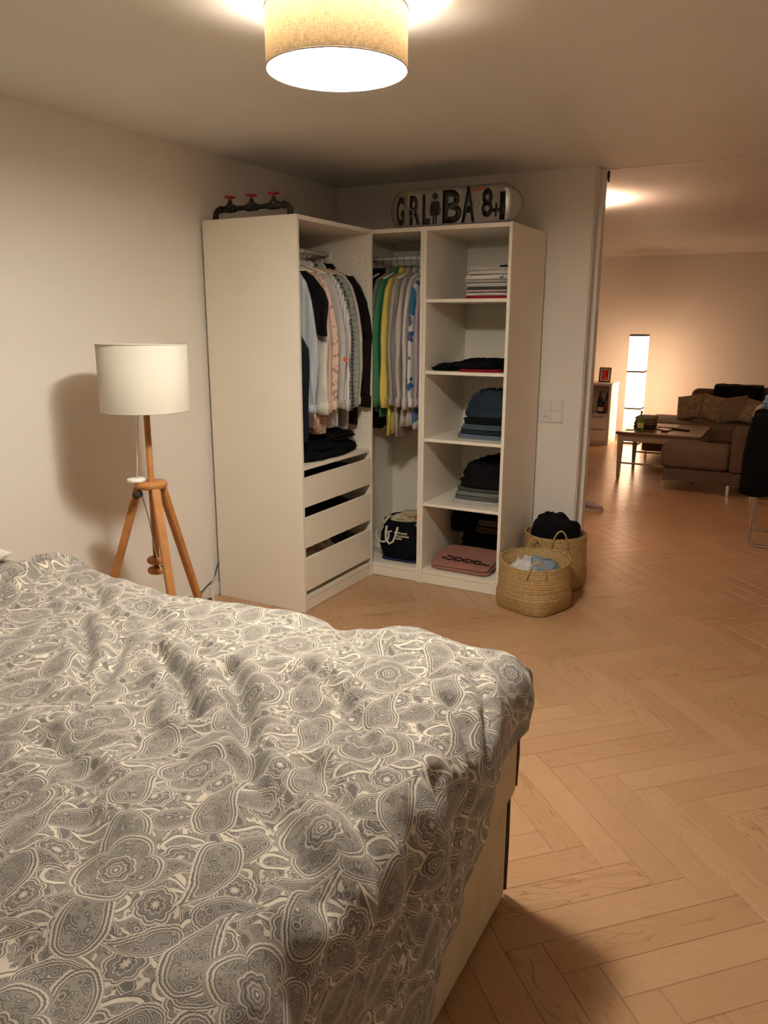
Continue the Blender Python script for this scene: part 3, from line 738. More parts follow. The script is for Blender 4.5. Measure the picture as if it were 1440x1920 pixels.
# skateboard deck, standing on its long edge, graphic to the room
sk = thing('skateboard_deck', 'printed skateboard deck on its edge on top of the shelf unit', 'skateboard', (.44, .07, HW))
YS = .07
outl = []
Ls, Hs, x0s, z0s = .765, .196, .060, HW+.001
for i in range(64):
    a = 2*PI*i/64; c, s = math.cos(a), math.sin(a)
    rr = Hs/2; cxs = x0s+rr+.02 if c < 0 else x0s+Ls-rr-.02
    if i in (16, 48): cxs = x0s+Ls/2
    outl.append((cxs+(rr+.02)*c, z0s+Hs/2+rr*s*(1 if abs(c) > .999 else 1)))
bm = bmesh.new()
def deck_y(x): # kicked nose and tail bend towards the wall
    d = max(0, abs(x-(x0s+Ls/2))-.26); return YS+.9*d*d*3
A = []; nx = 60
def zlim(x):
    e = min(x-x0s, x0s+Ls-x); R = Hs/2; k = min(1, e/(R+.02)); return R*math.sqrt(max(0, 1-(1-k)**2)) if k < 1 else R
rows = []
for i in range(nx+1):
    t_ = .5-.5*math.cos(PI*i/nx); x = x0s+Ls*t_; hl = max(.0015, zlim(x)); row = []
    for j in range(9):
        f = -1+2*j/8; row.append((x, f*hl+z0s+Hs/2))
    rows.append(row)
def sheet(rows, dy, flip):
    vv = [[bm.verts.new((x, deck_y(x)+dy+.008*((z-z0s-Hs/2)/(Hs/2))**2*-1, z)) for x, z in r] for r in rows]
    for a, b in zip(vv, vv[1:]):
        for j in range(8):
            q = (a[j], b[j], b[j+1], a[j+1]); bm.faces.new(q[::-1] if flip else q)
    return vv
F1 = sheet(rows, -.0, False); F2 = sheet(rows, .011, True)
for i in range(nx):
    for j in (0, 8):
        bm.faces.new((F1[i][j], F2[i][j], F2[i+1][j], F1[i+1][j]))
for i in (0, nx):
    for j in range(8): bm.faces.new((F1[i][j], F1[i][j+1], F2[i][j+1], F2[i][j]))
bmesh.ops.recalc_face_normals(bm, faces=list(bm.faces))
t = NT('deck_print'); o = t.sep(t.obj())
streak = t.noise(t.vec(t.ma('MULTIPLY', o[0], 22.), t.ma('MULTIPLY', o[2], 2.)), 1, 3)[0]
t.base(t.mix(t.ma('MULTIPLY', streak, .8), lin('#aaa49c'), lin('#6f6963'))); t.rough(.22); t.p.inputs['Metallic'].default_value = .25
m_deck = t.m
m_edge = plain('deck_plywood_edge', '#4a3226', .5)
dk_ = link('deck', bm, m_deck, sk, True)
link('edge_band', tube([(x, deck_y(x)+.002-.006*((z-z0s-Hs/2)/(Hs/2))**2, z) for x, z in [r[0] for r in rows]+[r[8] for r in rows[::-1]]], .0028, 6, closed=True), m_edge, sk, True)
m_blk = plain('deck_black_print', '#0c0b0d', .35, bumps=0)
def letter(ch, xa, xb, z0, z1, mat=None, name='printed_letter'):
    cu = bpy.data.curves.new('f', 'FONT'); cu.body = ch; cu.size = 1; cu.extrude = .0; cu.offset = .03
    to = bpy.data.objects.new('f', cu); C.objects.link(to); bpy.context.view_layer.update()
    me = bpy.data.meshes.new_from_object(to.evaluated_get(bpy.context.evaluated_depsgraph_get())); bpy.data.objects.remove(to)
    xs = [v.co.x for v in me.vertices]; ys = [v.co.y for v in me.vertices]
    bm = bmesh.new(); bm.from_mesh(me)
    r = bmesh.ops.extrude_face_region(bm, geom=list(bm.faces)); 
    for g_ in r['geom']:
        if isinstance(g_, bmesh.types.BMVert): g_.co.z = 1.0
    for v in bm.verts:
        x = xa+(v.co.x-min(xs))/(max(xs)-min(xs))*(xb-xa); z = z0+(v.co.y-min(ys))/(max(ys)-min(ys))*(z1-z0)
        dz = (z-z0s-Hs/2)/(Hs/2)
        v.co = Vector((x, deck_y(x)-.008*dz*dz-.0012-(.0008 if v.co.z > .5 else 0), z))
    bmesh.ops.recalc_face_normals(bm, faces=list(bm.faces))
    return link(name, bm, mat or m_blk, sk)
zb0 = z0s+.016
def sx(px): return .064+(px-726)/(972-726)*.757
letter('G', sx(740), sx(757), zb0+.002, zb0+.150)
letter('I', sx(759), sx(764.5), zb0+.002, zb0+.150, plain('deck_amber', '#8f7a5c', .4))
letter('R', sx(769), sx(790), zb0+.002, zb0+.152)
letter('L', sx(794), sx(809), zb0, zb0+.155)
letter('B', sx(833), sx(868), zb0, zb0+.168)
letter('A', sx(869), sx(893), zb0-.002, zb0+.178)
letter('8', sx(905), sx(925), zb0+.020, zb0+.160)
letter('+', sx(925), sx(937), zb0+.020, zb0+.085)
letter('l', sx(938), sx(947), zb0+.002, zb0+.140)
# restroom-style figure
fx_ = sx(818)
def fl(pts, nm='printed_figure', mat=None):
    bm = bmesh.new()
    vs_ = []
    for dy in (-.0012, -.0022):
        vs_.append([bm.verts.new((x, deck_y(x)-.008*((z-z0s-Hs/2)/(Hs/2))**2+dy, z)) for x, z in pts])
    bm.faces.new(vs_[1]); bm.faces.new(vs_[0][::-1]); n = len(pts)
    for i in range(n): bm.faces.new((vs_[0][i], vs_[0][(i+1) % n], vs_[1][(i+1) % n], vs_[1][i]))
    bmesh.ops.recalc_face_normals(bm, faces=list(bm.faces)); return bm
hd = [(fx_+.017*math.cos(a*PI/8), zb0+.142+.017*math.sin(a*PI/8)) for a in range(16)]
bd = [(-.017, .118), (.017, .118), (.024, .110), (.036, .062), (.030, .060), (.017, .095), (.030, .045), (.013, .045), (.013, .002), (.003, .002), (.003, .044), (-.003, .044), (-.003, .002), (-.013, .002), (-.013, .045), (-.030, .045), (-.017, .095), (-.030, .060), (-.036, .062), (-.024, .110)]
link('printed_figure', merge(fl(hd), fl([(fx_+a, zb0+b) for a, b in bd])), m_blk, sk)
for cxp, czp, rr in ((sx(770), zb0+.065, .019), (sx(895), zb0+.088, .016)):
    link('printed_ring', tube([(cxp+rr*math.cos(a*PI/12), deck_y(cxp)-.004, czp+rr*math.sin(a*PI/12)) for a in range(24)], .0035, 6, closed=True), m_deck, sk, True)
link('orange_patch', fl([(sx(884), zb0+.150), (sx(910), zb0+.153), (sx(914), zb0+.172), (sx(888), zb0+.170)]), plain('deck_orange', '#8c5526', .4), sk)
link('orange_patch', fl([(sx(753), zb0+.150), (sx(766), zb0+.153), (sx(766), zb0+.165), (sx(753), zb0+.160)]), plain('deck_orange2', '#80602a', .4), sk)

# ---------------------------------------------------------------- tripod floor lamp
m_lw = plain('oiled_oak', '#b87c42', .45, var=.14, nscale=22, bumps=.1)
t = NT('lamp_shade_cotton'); nzz = t.noise(t.obj(), 500, 2)[0]; t.n.remove(t.p)
d = t.new('ShaderNodeBsdfDiffuse'); tr = t.new('ShaderNodeBsdfTranslucent'); mx = t.new('ShaderNodeMixShader')
cc = t.ramp(nzz, [(0.3, lin('#ddd4c4')), (0.7, lin('#e8dfd0'))]); t.put(d.inputs[0], cc); t.put(tr.inputs[0], cc); mx.inputs[0].default_value = .18
t.l.new(d.outputs[0], mx.inputs[1]); t.l.new(tr.outputs[0], mx.inputs[2]); t.l.new(mx.outputs[0], t.out.inputs[0]); m_cot = t.m
FX, FY = -.165, -1.62
fl_ = thing('tripod_floor_lamp', 'oak tripod floor lamp with white drum shade, switched off, beside the left wall', 'lamp', (FX, FY, 0))
SR = .178
link('lamp_shade', lathe([(SR, 1.158), (SR, 1.426), (SR-.0015, 1.426), (SR-.0015, 1.158), (SR, 1.158)], 80, (FX, FY, 0)), m_cot, fl_, True)
for z in (1.159, 1.425): link('shade_rim', tube([(FX+SR*math.cos(a*PI/36), FY+SR*math.sin(a*PI/36), z) for a in range(72)], .0022, 6, closed=True), m_cot, fl_, True)
sp = [tube([(FX, FY, 1.40), (FX+(SR-.002)*math.cos(a), FY+(SR-.002)*math.sin(a), 1.42)], .002, 6) for a in (0.3, 2.4, 4.5)]
link('shade_spider', merge(*sp, lathe([(0, 1.24), (.02, 1.24), (.022, 1.30), (.03, 1.33), (.03, 1.38), (.018, 1.40), (0, 1.402)], 20, (FX, FY, 0))), m_metalw, fl_, True)
link('pole', tube([(FX, FY, .45), (FX, FY, 1.25)], .013, 16), m_lw, fl_, True)
link('tray_disc', lathe([(0, .832), (.060, .832), (.066, .836), (.066, .852), (.062, .857), (0, .857)], 48, (FX, FY, 0)), m_lw, fl_, True)
link('clamp_knob', merge(tube([(FX-.02, FY-.05, .812), (FX-.005, FY-.085, .812)], .015, 14)), m_dark, fl_, True)
for k in range(3):
    a = math.radians(90+120*k); dx, dy = math.cos(a), math.sin(a)
    link('leg', leg_bm((FX+dx*.055, FY+dy*.055, .833), (FX+dx*.33, FY+dy*.33, .0), .036, .030, .030, .026), m_lw, fl_)
for z in (.455, .50): link('counterweight', lathe([(0, z), (.034, z), (.040, z+.006), (.040, z+.018), (.034, z+.024), (0, z+.024)], 28, (FX, FY, 0)), m_lw, fl_, True)
cable = [(FX-.02, FY-.02, 1.17), (FX-.032, FY-.03, 1.05), (FX-.035, FY-.035, .95), (FX-.040, FY-.038, .873)]
link('cord', tube(cable, .0028, 6), m_metalw, fl_, True)
cable = [(FX-.035, FY-.035, .83), (FX-.02, FY-.01, .7), (FX+.02, FY-.02, .55), (FX+.04, FY+.02, .35), (FX+.0, FY+.12, .16), (FX-.10, FY+.28, .08), (FX-.22, FY+.5, .05), (-.45, -.95, .04), (-.54, -.86, .09), (-.588, -.765, .12)]
def smooth_pts(p, n=6):
    p = [Vector(q) for q in p]; out = []
    for i in range(len(p)-1):
        a, b, c, d = p[max(0, i-1)], p[i], p[i+1], p[min(len(p)-1, i+2)]
        for k in range(n):
            u = k/n; out.append(.5*((2*b)+(-a+c)*u+(2*a-5*b+4*c-d)*u*u+(-a+3*b-3*c+d)*u**3))
    out.append(p[-1]); return out
link('cord', tube(smooth_pts(cable), .0028, 6), m_metalw, fl_, True)
tag(link('cord_dimmer', lathe([(0, 0), (.034, 0), (.038, .004), (.038, .013), (.034, .016), (0, .017)], 40, (FX-.045, FY-.038, .858)), plain('dimmer_white', '#efeae2', .4), None, True),
    'round white dimmer puck lying on the wooden tray of the tripod lamp', 'dimmer')
tag(link('power_cable', merge(tube(smooth_pts([(-.594, -.70, .22), (-.594, -.745, .16), (-.594, -.775, .10), (-.585, -.84, .085), (-.57, -.93, .06), (-.56, -1.05, .006), (-.5, -1.2, .005)]), .0035, 6)), plain('cable_dark', '#3a3430', .6), None, True),
    'thin dark cable coming out of the gap between wall and left wardrobe', 'cable')

# ---------------------------------------------------------------- bed
m_bed = cloth('bed_fabric', '#cbb898'); m_pip = plain('bed_piping_and_shade', '#4a3b2b', .7)  # dark colour serves the piping and the painted corner shade
BX0, BX1, BY0, BY1 = -.52, 1.660, -4.06, -2.225
bd_ = thing('box_spring_bed', 'cream upholstered box spring bed under the paisley duvet', 'bed', (.57, -3.14, 0))
def rbox(x0, x1, y0, y1, z0, z1, r=.05, e=.008, seg=6):
    bm = bbox(x0, x1, y0, y1, z0, z1, 0)
    vert = [ed for ed in bm.edges if abs(ed.verts[0].co.z-ed.verts[1].co.z) > 1e-4]
    bmesh.ops.bevel(bm, geom=vert, offset=r, segments=seg, affect='EDGES', profile=.5)
    hz = [ed for ed in bm.edges if abs(ed.verts[0].co.z-ed.verts[1].co.z) < 1e-4 and len(ed.link_faces) == 2 and any(len(f.verts) > 6 for f in ed.link_faces)]
    bmesh.ops.bevel(bm, geom=hz, offset=e, segments=3, affect='EDGES', profile=.5)
    return bm
link('base_box', rbox(BX0, BX1, BY0, BY1, .012, .318, .035, .012), m_bed, bd_, True)
link('mattress_box', rbox(BX0, BX1+.016, BY0-.01, BY1+.018, .322, .52, .045, .018), m_bed, bd_, True)
link('mattress', rbox(BX0, BX1-.02, BY0+.02, BY1-.02, .522, .648, .07, .03), cloth('mattress_white', '#d8d0c2'), bd_, True)
def rrect(x0, x1, y0, y1, r, z, n=8):
    pts = []
    for cx, cy, a0 in ((x1-r, y1-r, 0), (x0+r, y1-r, 90), (x0+r, y0+r, 180), (x1-r, y0+r, 270)):
        for k in range(n+1):
            a = math.radians(a0+90*k/n); pts.append((cx+r*math.cos(a), cy+r*math.sin(a), z))
    return pts
for z, e_ in ((.320, .003), (.518, .013)):
    link('piping', tube(rrect(BX0, BX1+e_, BY0, BY1+e_, .045, z), .0045, 6, closed=True), m_pip, bd_, True)
link('corner_shade_strip', tube([(BX1-.006, BY1-.002, .02), (BX1-.005, BY1-.001, .16), (BX1-.006, BY1-.002, .315)], .006, 8), m_pip, bd_, True)  # both dark strips paint in the shade on the bed's rounded far corner
link('corner_shade_strip', tube([(BX1+.006, BY1+.010, .335), (BX1+.008, BY1+.012, .43), (BX1+.006, BY1+.010, .51)], .006, 8), m_pip, bd_, True)
link('headboard', rbox(XL+.02, BX0-.005, BY0-.02, BY1+.02, .0+.01, .60, .03, .02), m_bed, bd_, True)
for x_ in (BX0+.1, BX1-.1):
    for y_ in (BY0+.1, BY1-.1): link('bed_foot', lathe([(0, 0), (.03, 0), (.03, .014), (0, .014)], 20, (x_, y_, 0)), m_dark, bd_, True)

def paisley():
    t = NT('paisley_cotton'); uv0 = t.uv(); sc_ = t.new('ShaderNodeVectorMath', operation='SCALE'); t.put(sc_.inputs[0], uv0); sc_.inputs[3].default_value = 2.15; uv = sc_.outputs[0]
    def warp(v, sc, amp):
        n_ = t.new('ShaderNodeTexNoise'); t.put(n_.inputs['Vector'], v); n_.inputs['Scale'].default_value = sc; n_.inputs['Detail'].default_value = 1
        d_ = t.vm('SUBTRACT', n_.outputs['Color'], (.5, .5, .5)); n = t.new('ShaderNodeVectorMath', operation='SCALE'); t.put(n.inputs[0], d_); n.inputs[3].default_value = amp
        return t.vm('ADD', v, n.outputs[0])
    P = warp(warp(uv, 7, .03), 28, .007)
    A = lambda *a: t.ma('ADD', *a)
    Mu = lambda *a: t.ma('MULTIPLY', *a)
    Sb = lambda *a: t.ma('SUBTRACT', *a)
    def lattice(scale, ang, ox, oy):
        ca, sa = math.cos(ang), math.sin(ang); s_ = t.sep(P)
        X = A(A(Mu(s_[0], ca/scale), Mu(s_[1], sa/scale)), ox)
        Y = A(A(Mu(s_[0], -sa/scale), Mu(s_[1], ca/scale)), oy)
        ix = t.ma('FLOOR', X); par = t.ma('FLOORED_MODULO', ix, 2.0)
        Y = A(Y, Mu(par, .5)); iy = t.ma('FLOOR', Y)
        cx = Sb(t.ma('FRACT', X), .5); cy = Sb(t.ma('FRACT', Y), .5)
        sg = Sb(1.0, Mu(t.ma('FLOORED_MODULO', A(iy, par), 2.0), 2.0))
        return cx, cy, sg
    def tear(scale, ang, ox, oy, fat=1.0, bend=1.0):
        """distance inside the outline of a curved drop, in cell units"""
        cx, cy, sg = lattice(scale, ang, ox, oy)
        y = Mu(cy, sg); tt = t.ma('DIVIDE', A(y, .44), .90)
        up_ = t.ma('MAXIMUM', A(y, .05), 0.0)
        dx = Sb(A(Mu(cx, sg), .06), Mu(Mu(up_, up_), bend))
        om = Sb(1.0, tt); k = .40*fat
        f = Sb(Mu(Mu(Mu(tt, om), om), k), Mu(dx, dx))
        g = Mu(Mu(om, Sb(1.0, Mu(tt, 3.0))), k/.90)
        gr = t.ma('SQRT', A(A(Mu(Mu(dx, dx), 4.0), Mu(g, g)), .0004))
        d = t.ma('DIVIDE', f, gr)
        ok = Mu(t.ma('GREATER_THAN', tt, 0.0), t.ma('LESS_THAN', tt, 1.0))
        a = t.ma('ARCTAN2', A(y, .14), dx)
        return A(d, Mu(Sb(ok, 1.0), 9.0)), a
    def polar(scale, ang, ox, oy):
        cx, cy, sg = lattice(scale, ang, ox, oy)
        return t.ma('SQRT', A(Mu(cx, cx), Mu(cy, cy))), t.ma('ARCTAN2', cy, cx)
    def wav(d, a, n_, amp): return A(d, Mu(t.ma('SINE', Mu(a, n_)), amp))
    # ground of fine filigree
    n1 = t.noise(P, 24, 2, .5, .7)[0]
    fil = t.ramp(t.ma('ABSOLUTE', t.ma('SINE', Mu(n1, 74.0))), [(0.0, .05), (.25, .16), (.42, .74), (.62, .42), (.9, .60)])
    vo = t.new('ShaderNodeTexVoronoi', feature='F1'); t.put(vo.inputs['Vector'], P); vo.inputs['Scale'].default_value = 62
    dots = t.ramp(vo.outputs['Distance'], [(.08, .02), (.18, .82), (.34, .18), (.55, .50)])
    vo2 = t.new('ShaderNodeTexVoronoi', feature='F1'); t.put(vo2.inputs['Vector'], P); vo2.inputs['Scale'].default_value = 25
    curl = t.ramp(t.ma('FRACT', Mu(vo2.outputs['Distance'], 5.6)), [(0.0, .06), (.20, .12), (.36, .82), (.55, .38), (.9, .22)])
    g = t.fmix(t.ramp(t.noise(P, 13, 1)[0], [(.48, 0.0), (.50, 1.0)]), curl, fil)
    g = t.fmix(t.ramp(t.noise(t.vm('ADD', P, (7, 3, 0)), 16, 1)[0], [(.54, 0.0), (.55, 1.0)]), g, dots)
    g = t.fmix(t.ramp(t.noise(t.vm('ADD', P, (2, 9, 0)), 18, 1, .5, 1.4)[0], [(.575, 0.0), (.583, 1.0)]), g, .95)
    def lay(g, d, stops, inner, core):
        """d: inside distance; stops on 0..core; halo outside"""
        v = t.ramp(t.ma('DIVIDE', A(d, .03), core+.03, True), [((p+.03)/(core+.03), c) for p, c in stops])
        v = t.fmix(t.ma('GREATER_THAN', d, core), v, inner)
        return t.fmix(t.ma('GREATER_THAN', d, -.03), g, v)
    # small drops
    d, a = tear(.105, 1.1, .3, .6, .8, 1.3)
    g = lay(g, wav(d, a, 12, .008), [(-.03, .8), (-.005, .85), (0, .1), (.03, .15), (.035, .85), (.065, .8), (.07, .15), (.11, .35)], .2, .11)
    # cream commas with a dark eye
    d, a = tear(.19, 2.45, .1, .2, .75, 1.7)
    g = lay(g, d, [(-.03, .5), (-.012, .1), (0, .1), (.004, .97), (.085, .97), (.09, .15), (.10, .15)], dots, .10)
    # eight-petalled rosettes
    r, a = polar(.21, .4, .55, .15)
    d = Sb(A(.27, Mu(t.ma('ABSOLUTE', t.ma('COSINE', Mu(a, 4.0))), .045)), r)
    g = lay(g, d, [(-.03, .8), (0, .85), (.006, .1), (.02, .15), (.03, .8), (.05, .8), (.06, .15), (.11, .45), (.13, .12), (.15, .8), (.18, .3), (.22, .12), (.25, .85)], .9, .27)
    # medium drops
    d, a = tear(.245, -.55, .65, .1, .9, 1.2)
    g = lay(g, wav(d, a, 26, .0035), [(-.03, .75), (-.012, .9), (-.008, .08), (.004, .1), (.008, .85), (.024, .85), (.028, .12), (.055, .35), (.06, .85), (.07, .85), (.075, .1), (.085, .1)], curl, .085)
    # large drops with nested borders
    d, a = tear(.33, .60, .15, .35, .82, 1.2)
    g = lay(g, wav(d, a, 44, .0022), [(-.03, .5), (-.018, .9), (-.006, .9), (-.003, .08), (.006, .1), (.010, .5), (.018, .5), (.022, .9), (.032, .9), (.035, .1), (.042, .2), (.060, .45), (.064, .9), (.070, .9), (.073, .1)], t.fmix(t.ramp(t.noise(P, 15, 1)[0], [(.50, 0.0), (.505, 1.0)]), curl, dots), .078)
    # quatrefoils round a flower
    r, a = polar(.60, .3, .2, .7)
    R4 = A(.165, Mu(t.ma('SQRT', t.ma('ABSOLUTE', t.ma('COSINE', Mu(a, 2.0)))), .085))
    d = Sb(R4, r)
    q8 = Mu(r, A(1.0, Mu(t.ma('ABSOLUTE', t.ma('COSINE', Mu(a, 4.0))), -.16)))
    flower = t.ramp(q8, [(0, .9), (.008, .9), (.011, .1), (.018, .15), (.022, .85), (.030, .4), (.036, .1), (.042, .8), (.050, .45), (.056, .08), (.064, .1), (.068, .75), (.074, .3), (.080, .08)])
    cav = t.fmix(t.ramp(t.noise(P, 19, 1)[0], [(.50, 0.0), (.505, 1.0)]), curl, dots)
    inn = t.fmix(t.ma('LESS_THAN', q8, .082), cav, flower)
    inn = t.fmix(Mu(t.ma('GREATER_THAN', q8, .082), t.ma('LESS_THAN', q8, .092)), inn, .80)
    g = lay(g, wav(d, a, 56, .0012), [(-.03, .5), (-.012, .5), (-.009, .9), (0, .9), (.002, .08), (.006, .3), (.013, .4), (.016, .9), (.023, .9), (.025, .08), (.028, .12)], inn, .030)
    col = t.ramp(g, [(0.0, lin('#5f5855')), (.30, lin('#807973')), (.55, lin('#a29a90')), (.80, lin('#c6bcad')), (1.0, lin('#dfd4c3'))])
    t.base(col); t.rough(.85); t.p.inputs['Specular IOR Level'].default_value = .2; t.p.inputs['Sheen Weight'].default_value = .12
    wb_ = t.noise(uv, 1400, 1)[0]; cr = t.noise(uv, 22, 4, .6)[0]
    t.bump(A(Mu(wb_, .03), cr), .35, .006)
    return t.m
m_pais = paisley()

# duvet: (s,t) cloth coordinates; top follows the bed, edges roll over foot (x) and far side (y)
EX, EY, TZ = 1.635, -2.225, .715          # where the roll starts to bend
CREASE = [((.09, -2.535), (.046, -2.386), (.037, -2.20), .085, .013), ((.474, -2.55), (.689, -2.719), (.80, -2.86), .030, .020),
          ((.838, -2.619), (1.01, -2.728), (1.16, -2.86), .040, .021), ((1.091, -2.652), (1.216, -2.76), (1.40, -2.96), .036, .022),
          ((1.284, -2.578), (1.428, -2.67), (1.54, -2.77), .026, .020), ((1.60, -2.38), (1.70, -2.50), (1.76, -2.60), .018, .020),
          ((1.35, -2.95), (1.50, -3.04), (1.68, -3.16), .020, .026), ((.55, -2.40), (.75, -2.50), (.95, -2.58), .018, .030), ((1.25, -2.36), (1.40, -2.42), (1.52, -2.47), .016, .030),
          ((1.70, -2.78), (1.80, -2.86), (1.95, -2.95), .020, .020), ((1.62, -2.56), (1.74, -2.66), (1.90, -2.76), .018, .016), ((.95, -3.05), (1.15, -3.12), (1.35, -3.32), .018, .030),
          ((.30, -2.36), (.45, -2.46), (.62, -2.50), .016, .020), ((1.50, -2.90), (1.64, -3.00), (1.86, -3.10), .016, .022), ((.70, -2.62), (.86, -2.82), (.92, -2.95), .018, .018)]
def seg_d(p, a, b):
    ab = (b[0]-a[0], b[1]-a[1]); L = ab[0]**2+ab[1]**2; u = max(0, min(1, ((p[0]-a[0])*ab[0]+(p[1]-a[1])*ab[1])/L))
    return math.hypot(p[0]-a[0]-ab[0]*u, p[1]-a[1]-ab[1]*u), u
R_ = .10
def bend(d, r):
    """roll profile: horizontal advance, drop and outward normal after cloth length d"""
    a = d/r
    if a < PI*.56: return r*math.sin(a), r*(1-math.cos(a)), (math.sin(a), math.cos(a))
    a0 = PI*.56; e = d-r*a0
    return r*math.sin(a0)+min(e, .12)*math.cos(a0), r*(1-math.cos(a0))+e*math.sin(a0), (math.sin(a0), math.cos(a0))
def duv(s, t_):
    ds, dt = max(0, s-EX+.01), max(0, t_-(EY-.07)); dd = max(ds, dt)
    h = 0
    for a, b, c, dep, wd in CREASE:
        d1, u1 = seg_d((s, t_), a, b); d2, u2 = seg_d((s, t_), b, c); d_ = min(d1, d2)
        dep = dep*.8; h -= dep*math.exp(-(d_/wd)**2); h += dep*.45*math.exp(-((d_-wd*2.1)/(wd*1.3))**2)
    h += .022*nz((s, t_, 0), 3.2, 4)+.012*nz((s*1.0, t_*1.6, 1), 7.5, 9)+.005*nz((s, t_, 2), 17, 2)+.0018*nz((s, t_, 2), 42, 2)
    h += .035*math.exp(-(((s-1.45)/.16)**2+((t_+2.27)/.10)**2))+.018*math.exp(-(((s-1.05)/.25)**2+((t_+2.5)/.3)**2))
    h += .040*math.exp(-(((s-.02)/.16)**2+((t_+2.33)/.25)**2))+.02*math.exp(-(((s-.42)/.15)**2+((t_+2.30)/.12)**2))
    h -= .02*math.exp(-(((s-1.18)/.10)**2+((t_+2.24)/.10)**2))
    x, y, z = min(s, EX-.01), min(t_, EY-.07), TZ; n = (0, 0, 1)
    if dd > 0:
        L = math.hypot(ds, dt); ux, uy = ds/L, dt/L
        adv, drop, (nh, nv) = bend(dd, R_)
        x += ux*adv; y += uy*adv; z -= drop; n = (ux*nh, uy*nh, nv)
        wob = .010*math.sin((t_*9 if ds > dt else s*8)+2*nz((s, t_, 0), 3))*min(1, dd/.25); h += wob
    z -= .030*max(0, min(1, (1.25-s)/.5))
    return (x+n[0]*h, y+n[1]*h, z+n[2]*h)
def hem_len(t_):   # how much cloth hangs over the foot end at this y
    pts = [(-4.3, .84), (-3.1, .78), (-2.85, .60), (-2.65, .41), (-2.45, .28), (-2.30, .235), (-2.0, .235)]
    for (a, va), (b, vb) in zip(pts, pts[1:]):
        if t_ <= b: k = max(0, (t_-a)/(b-a)); return va+(vb-va)*k
    return pts[-1][1]
NS, NTt = 420, 380; S0, T0 = -.30, -4.22
vs, uvs = [], []
T1 = EY-.07+.235
for j in range(NTt+1):
    f = j/NTt; t_ = T0+(T1-T0)*(f**.8)
    hl = hem_len(t_)+.012*math.sin(t_*14)
    for i in range(NS+1):
        g_ = i/NS; s = S0+(EX-.01-S0+hl)*g_**.85
        vs.append(duv(s, t_)); uvs.append((s, t_))
fs = [(j*(NS+1)+i, j*(NS+1)+i+1, (j+1)*(NS+1)+i+1, (j+1)*(NS+1)+i) for j in range(NTt) for i in range(NS)]
me = bpy.data.meshes.new('duvet'); me.from_pydata(vs, [], fs)
ul = me.uv_layers.new(name='UVMap'); li = np.zeros(len(me.loops), dtype=np.int32); me.loops.foreach_get('vertex_index', li)
ul.data.foreach_set('uv', np.array(uvs, dtype=np.float32)[li].ravel())
dv = link('duvet', me, m_pais, None, True)
tag(dv, 'rumpled grey and cream paisley duvet spread over the bed', 'duvet')
so = dv.modifiers.new('s', 'SOLIDIFY'); so.thickness = .045; so.offset = -1
# pillows at the head
def pillow_bm(cx, cy, cz, lx, ly, h, rotz=0., tilt=0., seed=1, n=34):
    bm = bmesh.new(); uvl = bm.loops.layers.uv.new('UVMap'); grid = {}
    for side in (1, -1):
        for i in range(n+1):
            for j in range(n+1):
                u, v = -1+2*i/n, -1+2*j/n
                k = max(0, (1-abs(u)**2.6)*(1-abs(v)**2.6))**.42
                x = u*lx/2*(1-.07*abs(v)**2*(1-abs(u)**6)*0-.05*(1-v*v)*0); y = v*ly/2
                pin = 1-.06*(1-abs(u))*0
                z = side*h/2*k*(1+.15*nz((u, v, side), 1.6, seed))+.006*nz((u, v, 0), 4, seed)*k
                x *= 1-.05*math.cos(v*PI/2)*abs(u)**3; y *= 1-.05*math.cos(u*PI/2)*abs(v)**3
                if side == -1 and (i in (0, n) or j in (0, n)): grid[side, i, j] = grid[1, i, j]
                else: grid[side, i, j] = bm.verts.new((x, y, z))
        for i in range(n):
            for j in range(n):
                q = (grid[side, i, j], grid[side, i+1, j], grid[side, i+1, j+1], grid[side, i, j+1])
                f = bm.faces.new(q if side == 1 else q[::-1])
    for f in bm.faces:
        for l_ in f.loops: l_[uvl].uv = (l_.vert.co.x+seed, l_.vert.co.y+seed*.6)
    M_ = Matrix.Translation((cx, cy, cz)) @ Matrix.Rotation(rotz, 4, 'Z') @ Matrix.Rotation(tilt, 4, 'Y')
    return xform(bm, M_)
tag(link('pillow', pillow_bm(-.35, -2.62, .70, .34, .68, .12, 0, -.1, 3), cloth('pillow_white', '#e4dccf'), None, True), 'white pillow at the head of the bed, far corner', 'pillow')
tag(link('pillow', pillow_bm(-.315, -3.45, .705, .36, .68, .13, 0, -.1, 6), m_pais, None, True), 'second paisley pillow at the head of the bed, camera side', 'pillow')

# ---------------------------------------------------------------- laundry baskets
def basket_mat():
    t = NT('woven_palm'); o = t.sep(t.obj())
    a = t.ma('ARCTAN2', o[1], o[0]); row = t.ma('MULTIPLY', o[2], 1/.0135)
    off = t.ma('MULTIPLY', t.ma('FLOOR', row), .5)
    col_ = t.ma('FRACT', t.ma('ADD', t.ma('MULTIPLY', a, 15.), off)); rf = t.ma('FRACT', row)
    h = t.ma('MULTIPLY', t.ma('SINE', t.ma('MULTIPLY', col_, PI)), t.ma('SINE', t.ma('MULTIPLY', rf, PI)))
    n_ = t.noise(t.obj(), 40, 3)[0]
    c = t.mix(n_, lin('#a98652'), lin('#d3b27c')); c = t.mix(t.ramp(h, [(.0, 1.0), (.35, 0.0)]), c, lin('#8a6a3c'))
    t.base(c); t.rough(.6); t.bump(h, .6, .004); return t.m
m_bask = basket_mat(); m_rope = plain('twisted_palm', '#b59462', .65, var=.2, nscale=120, bumps=.4)
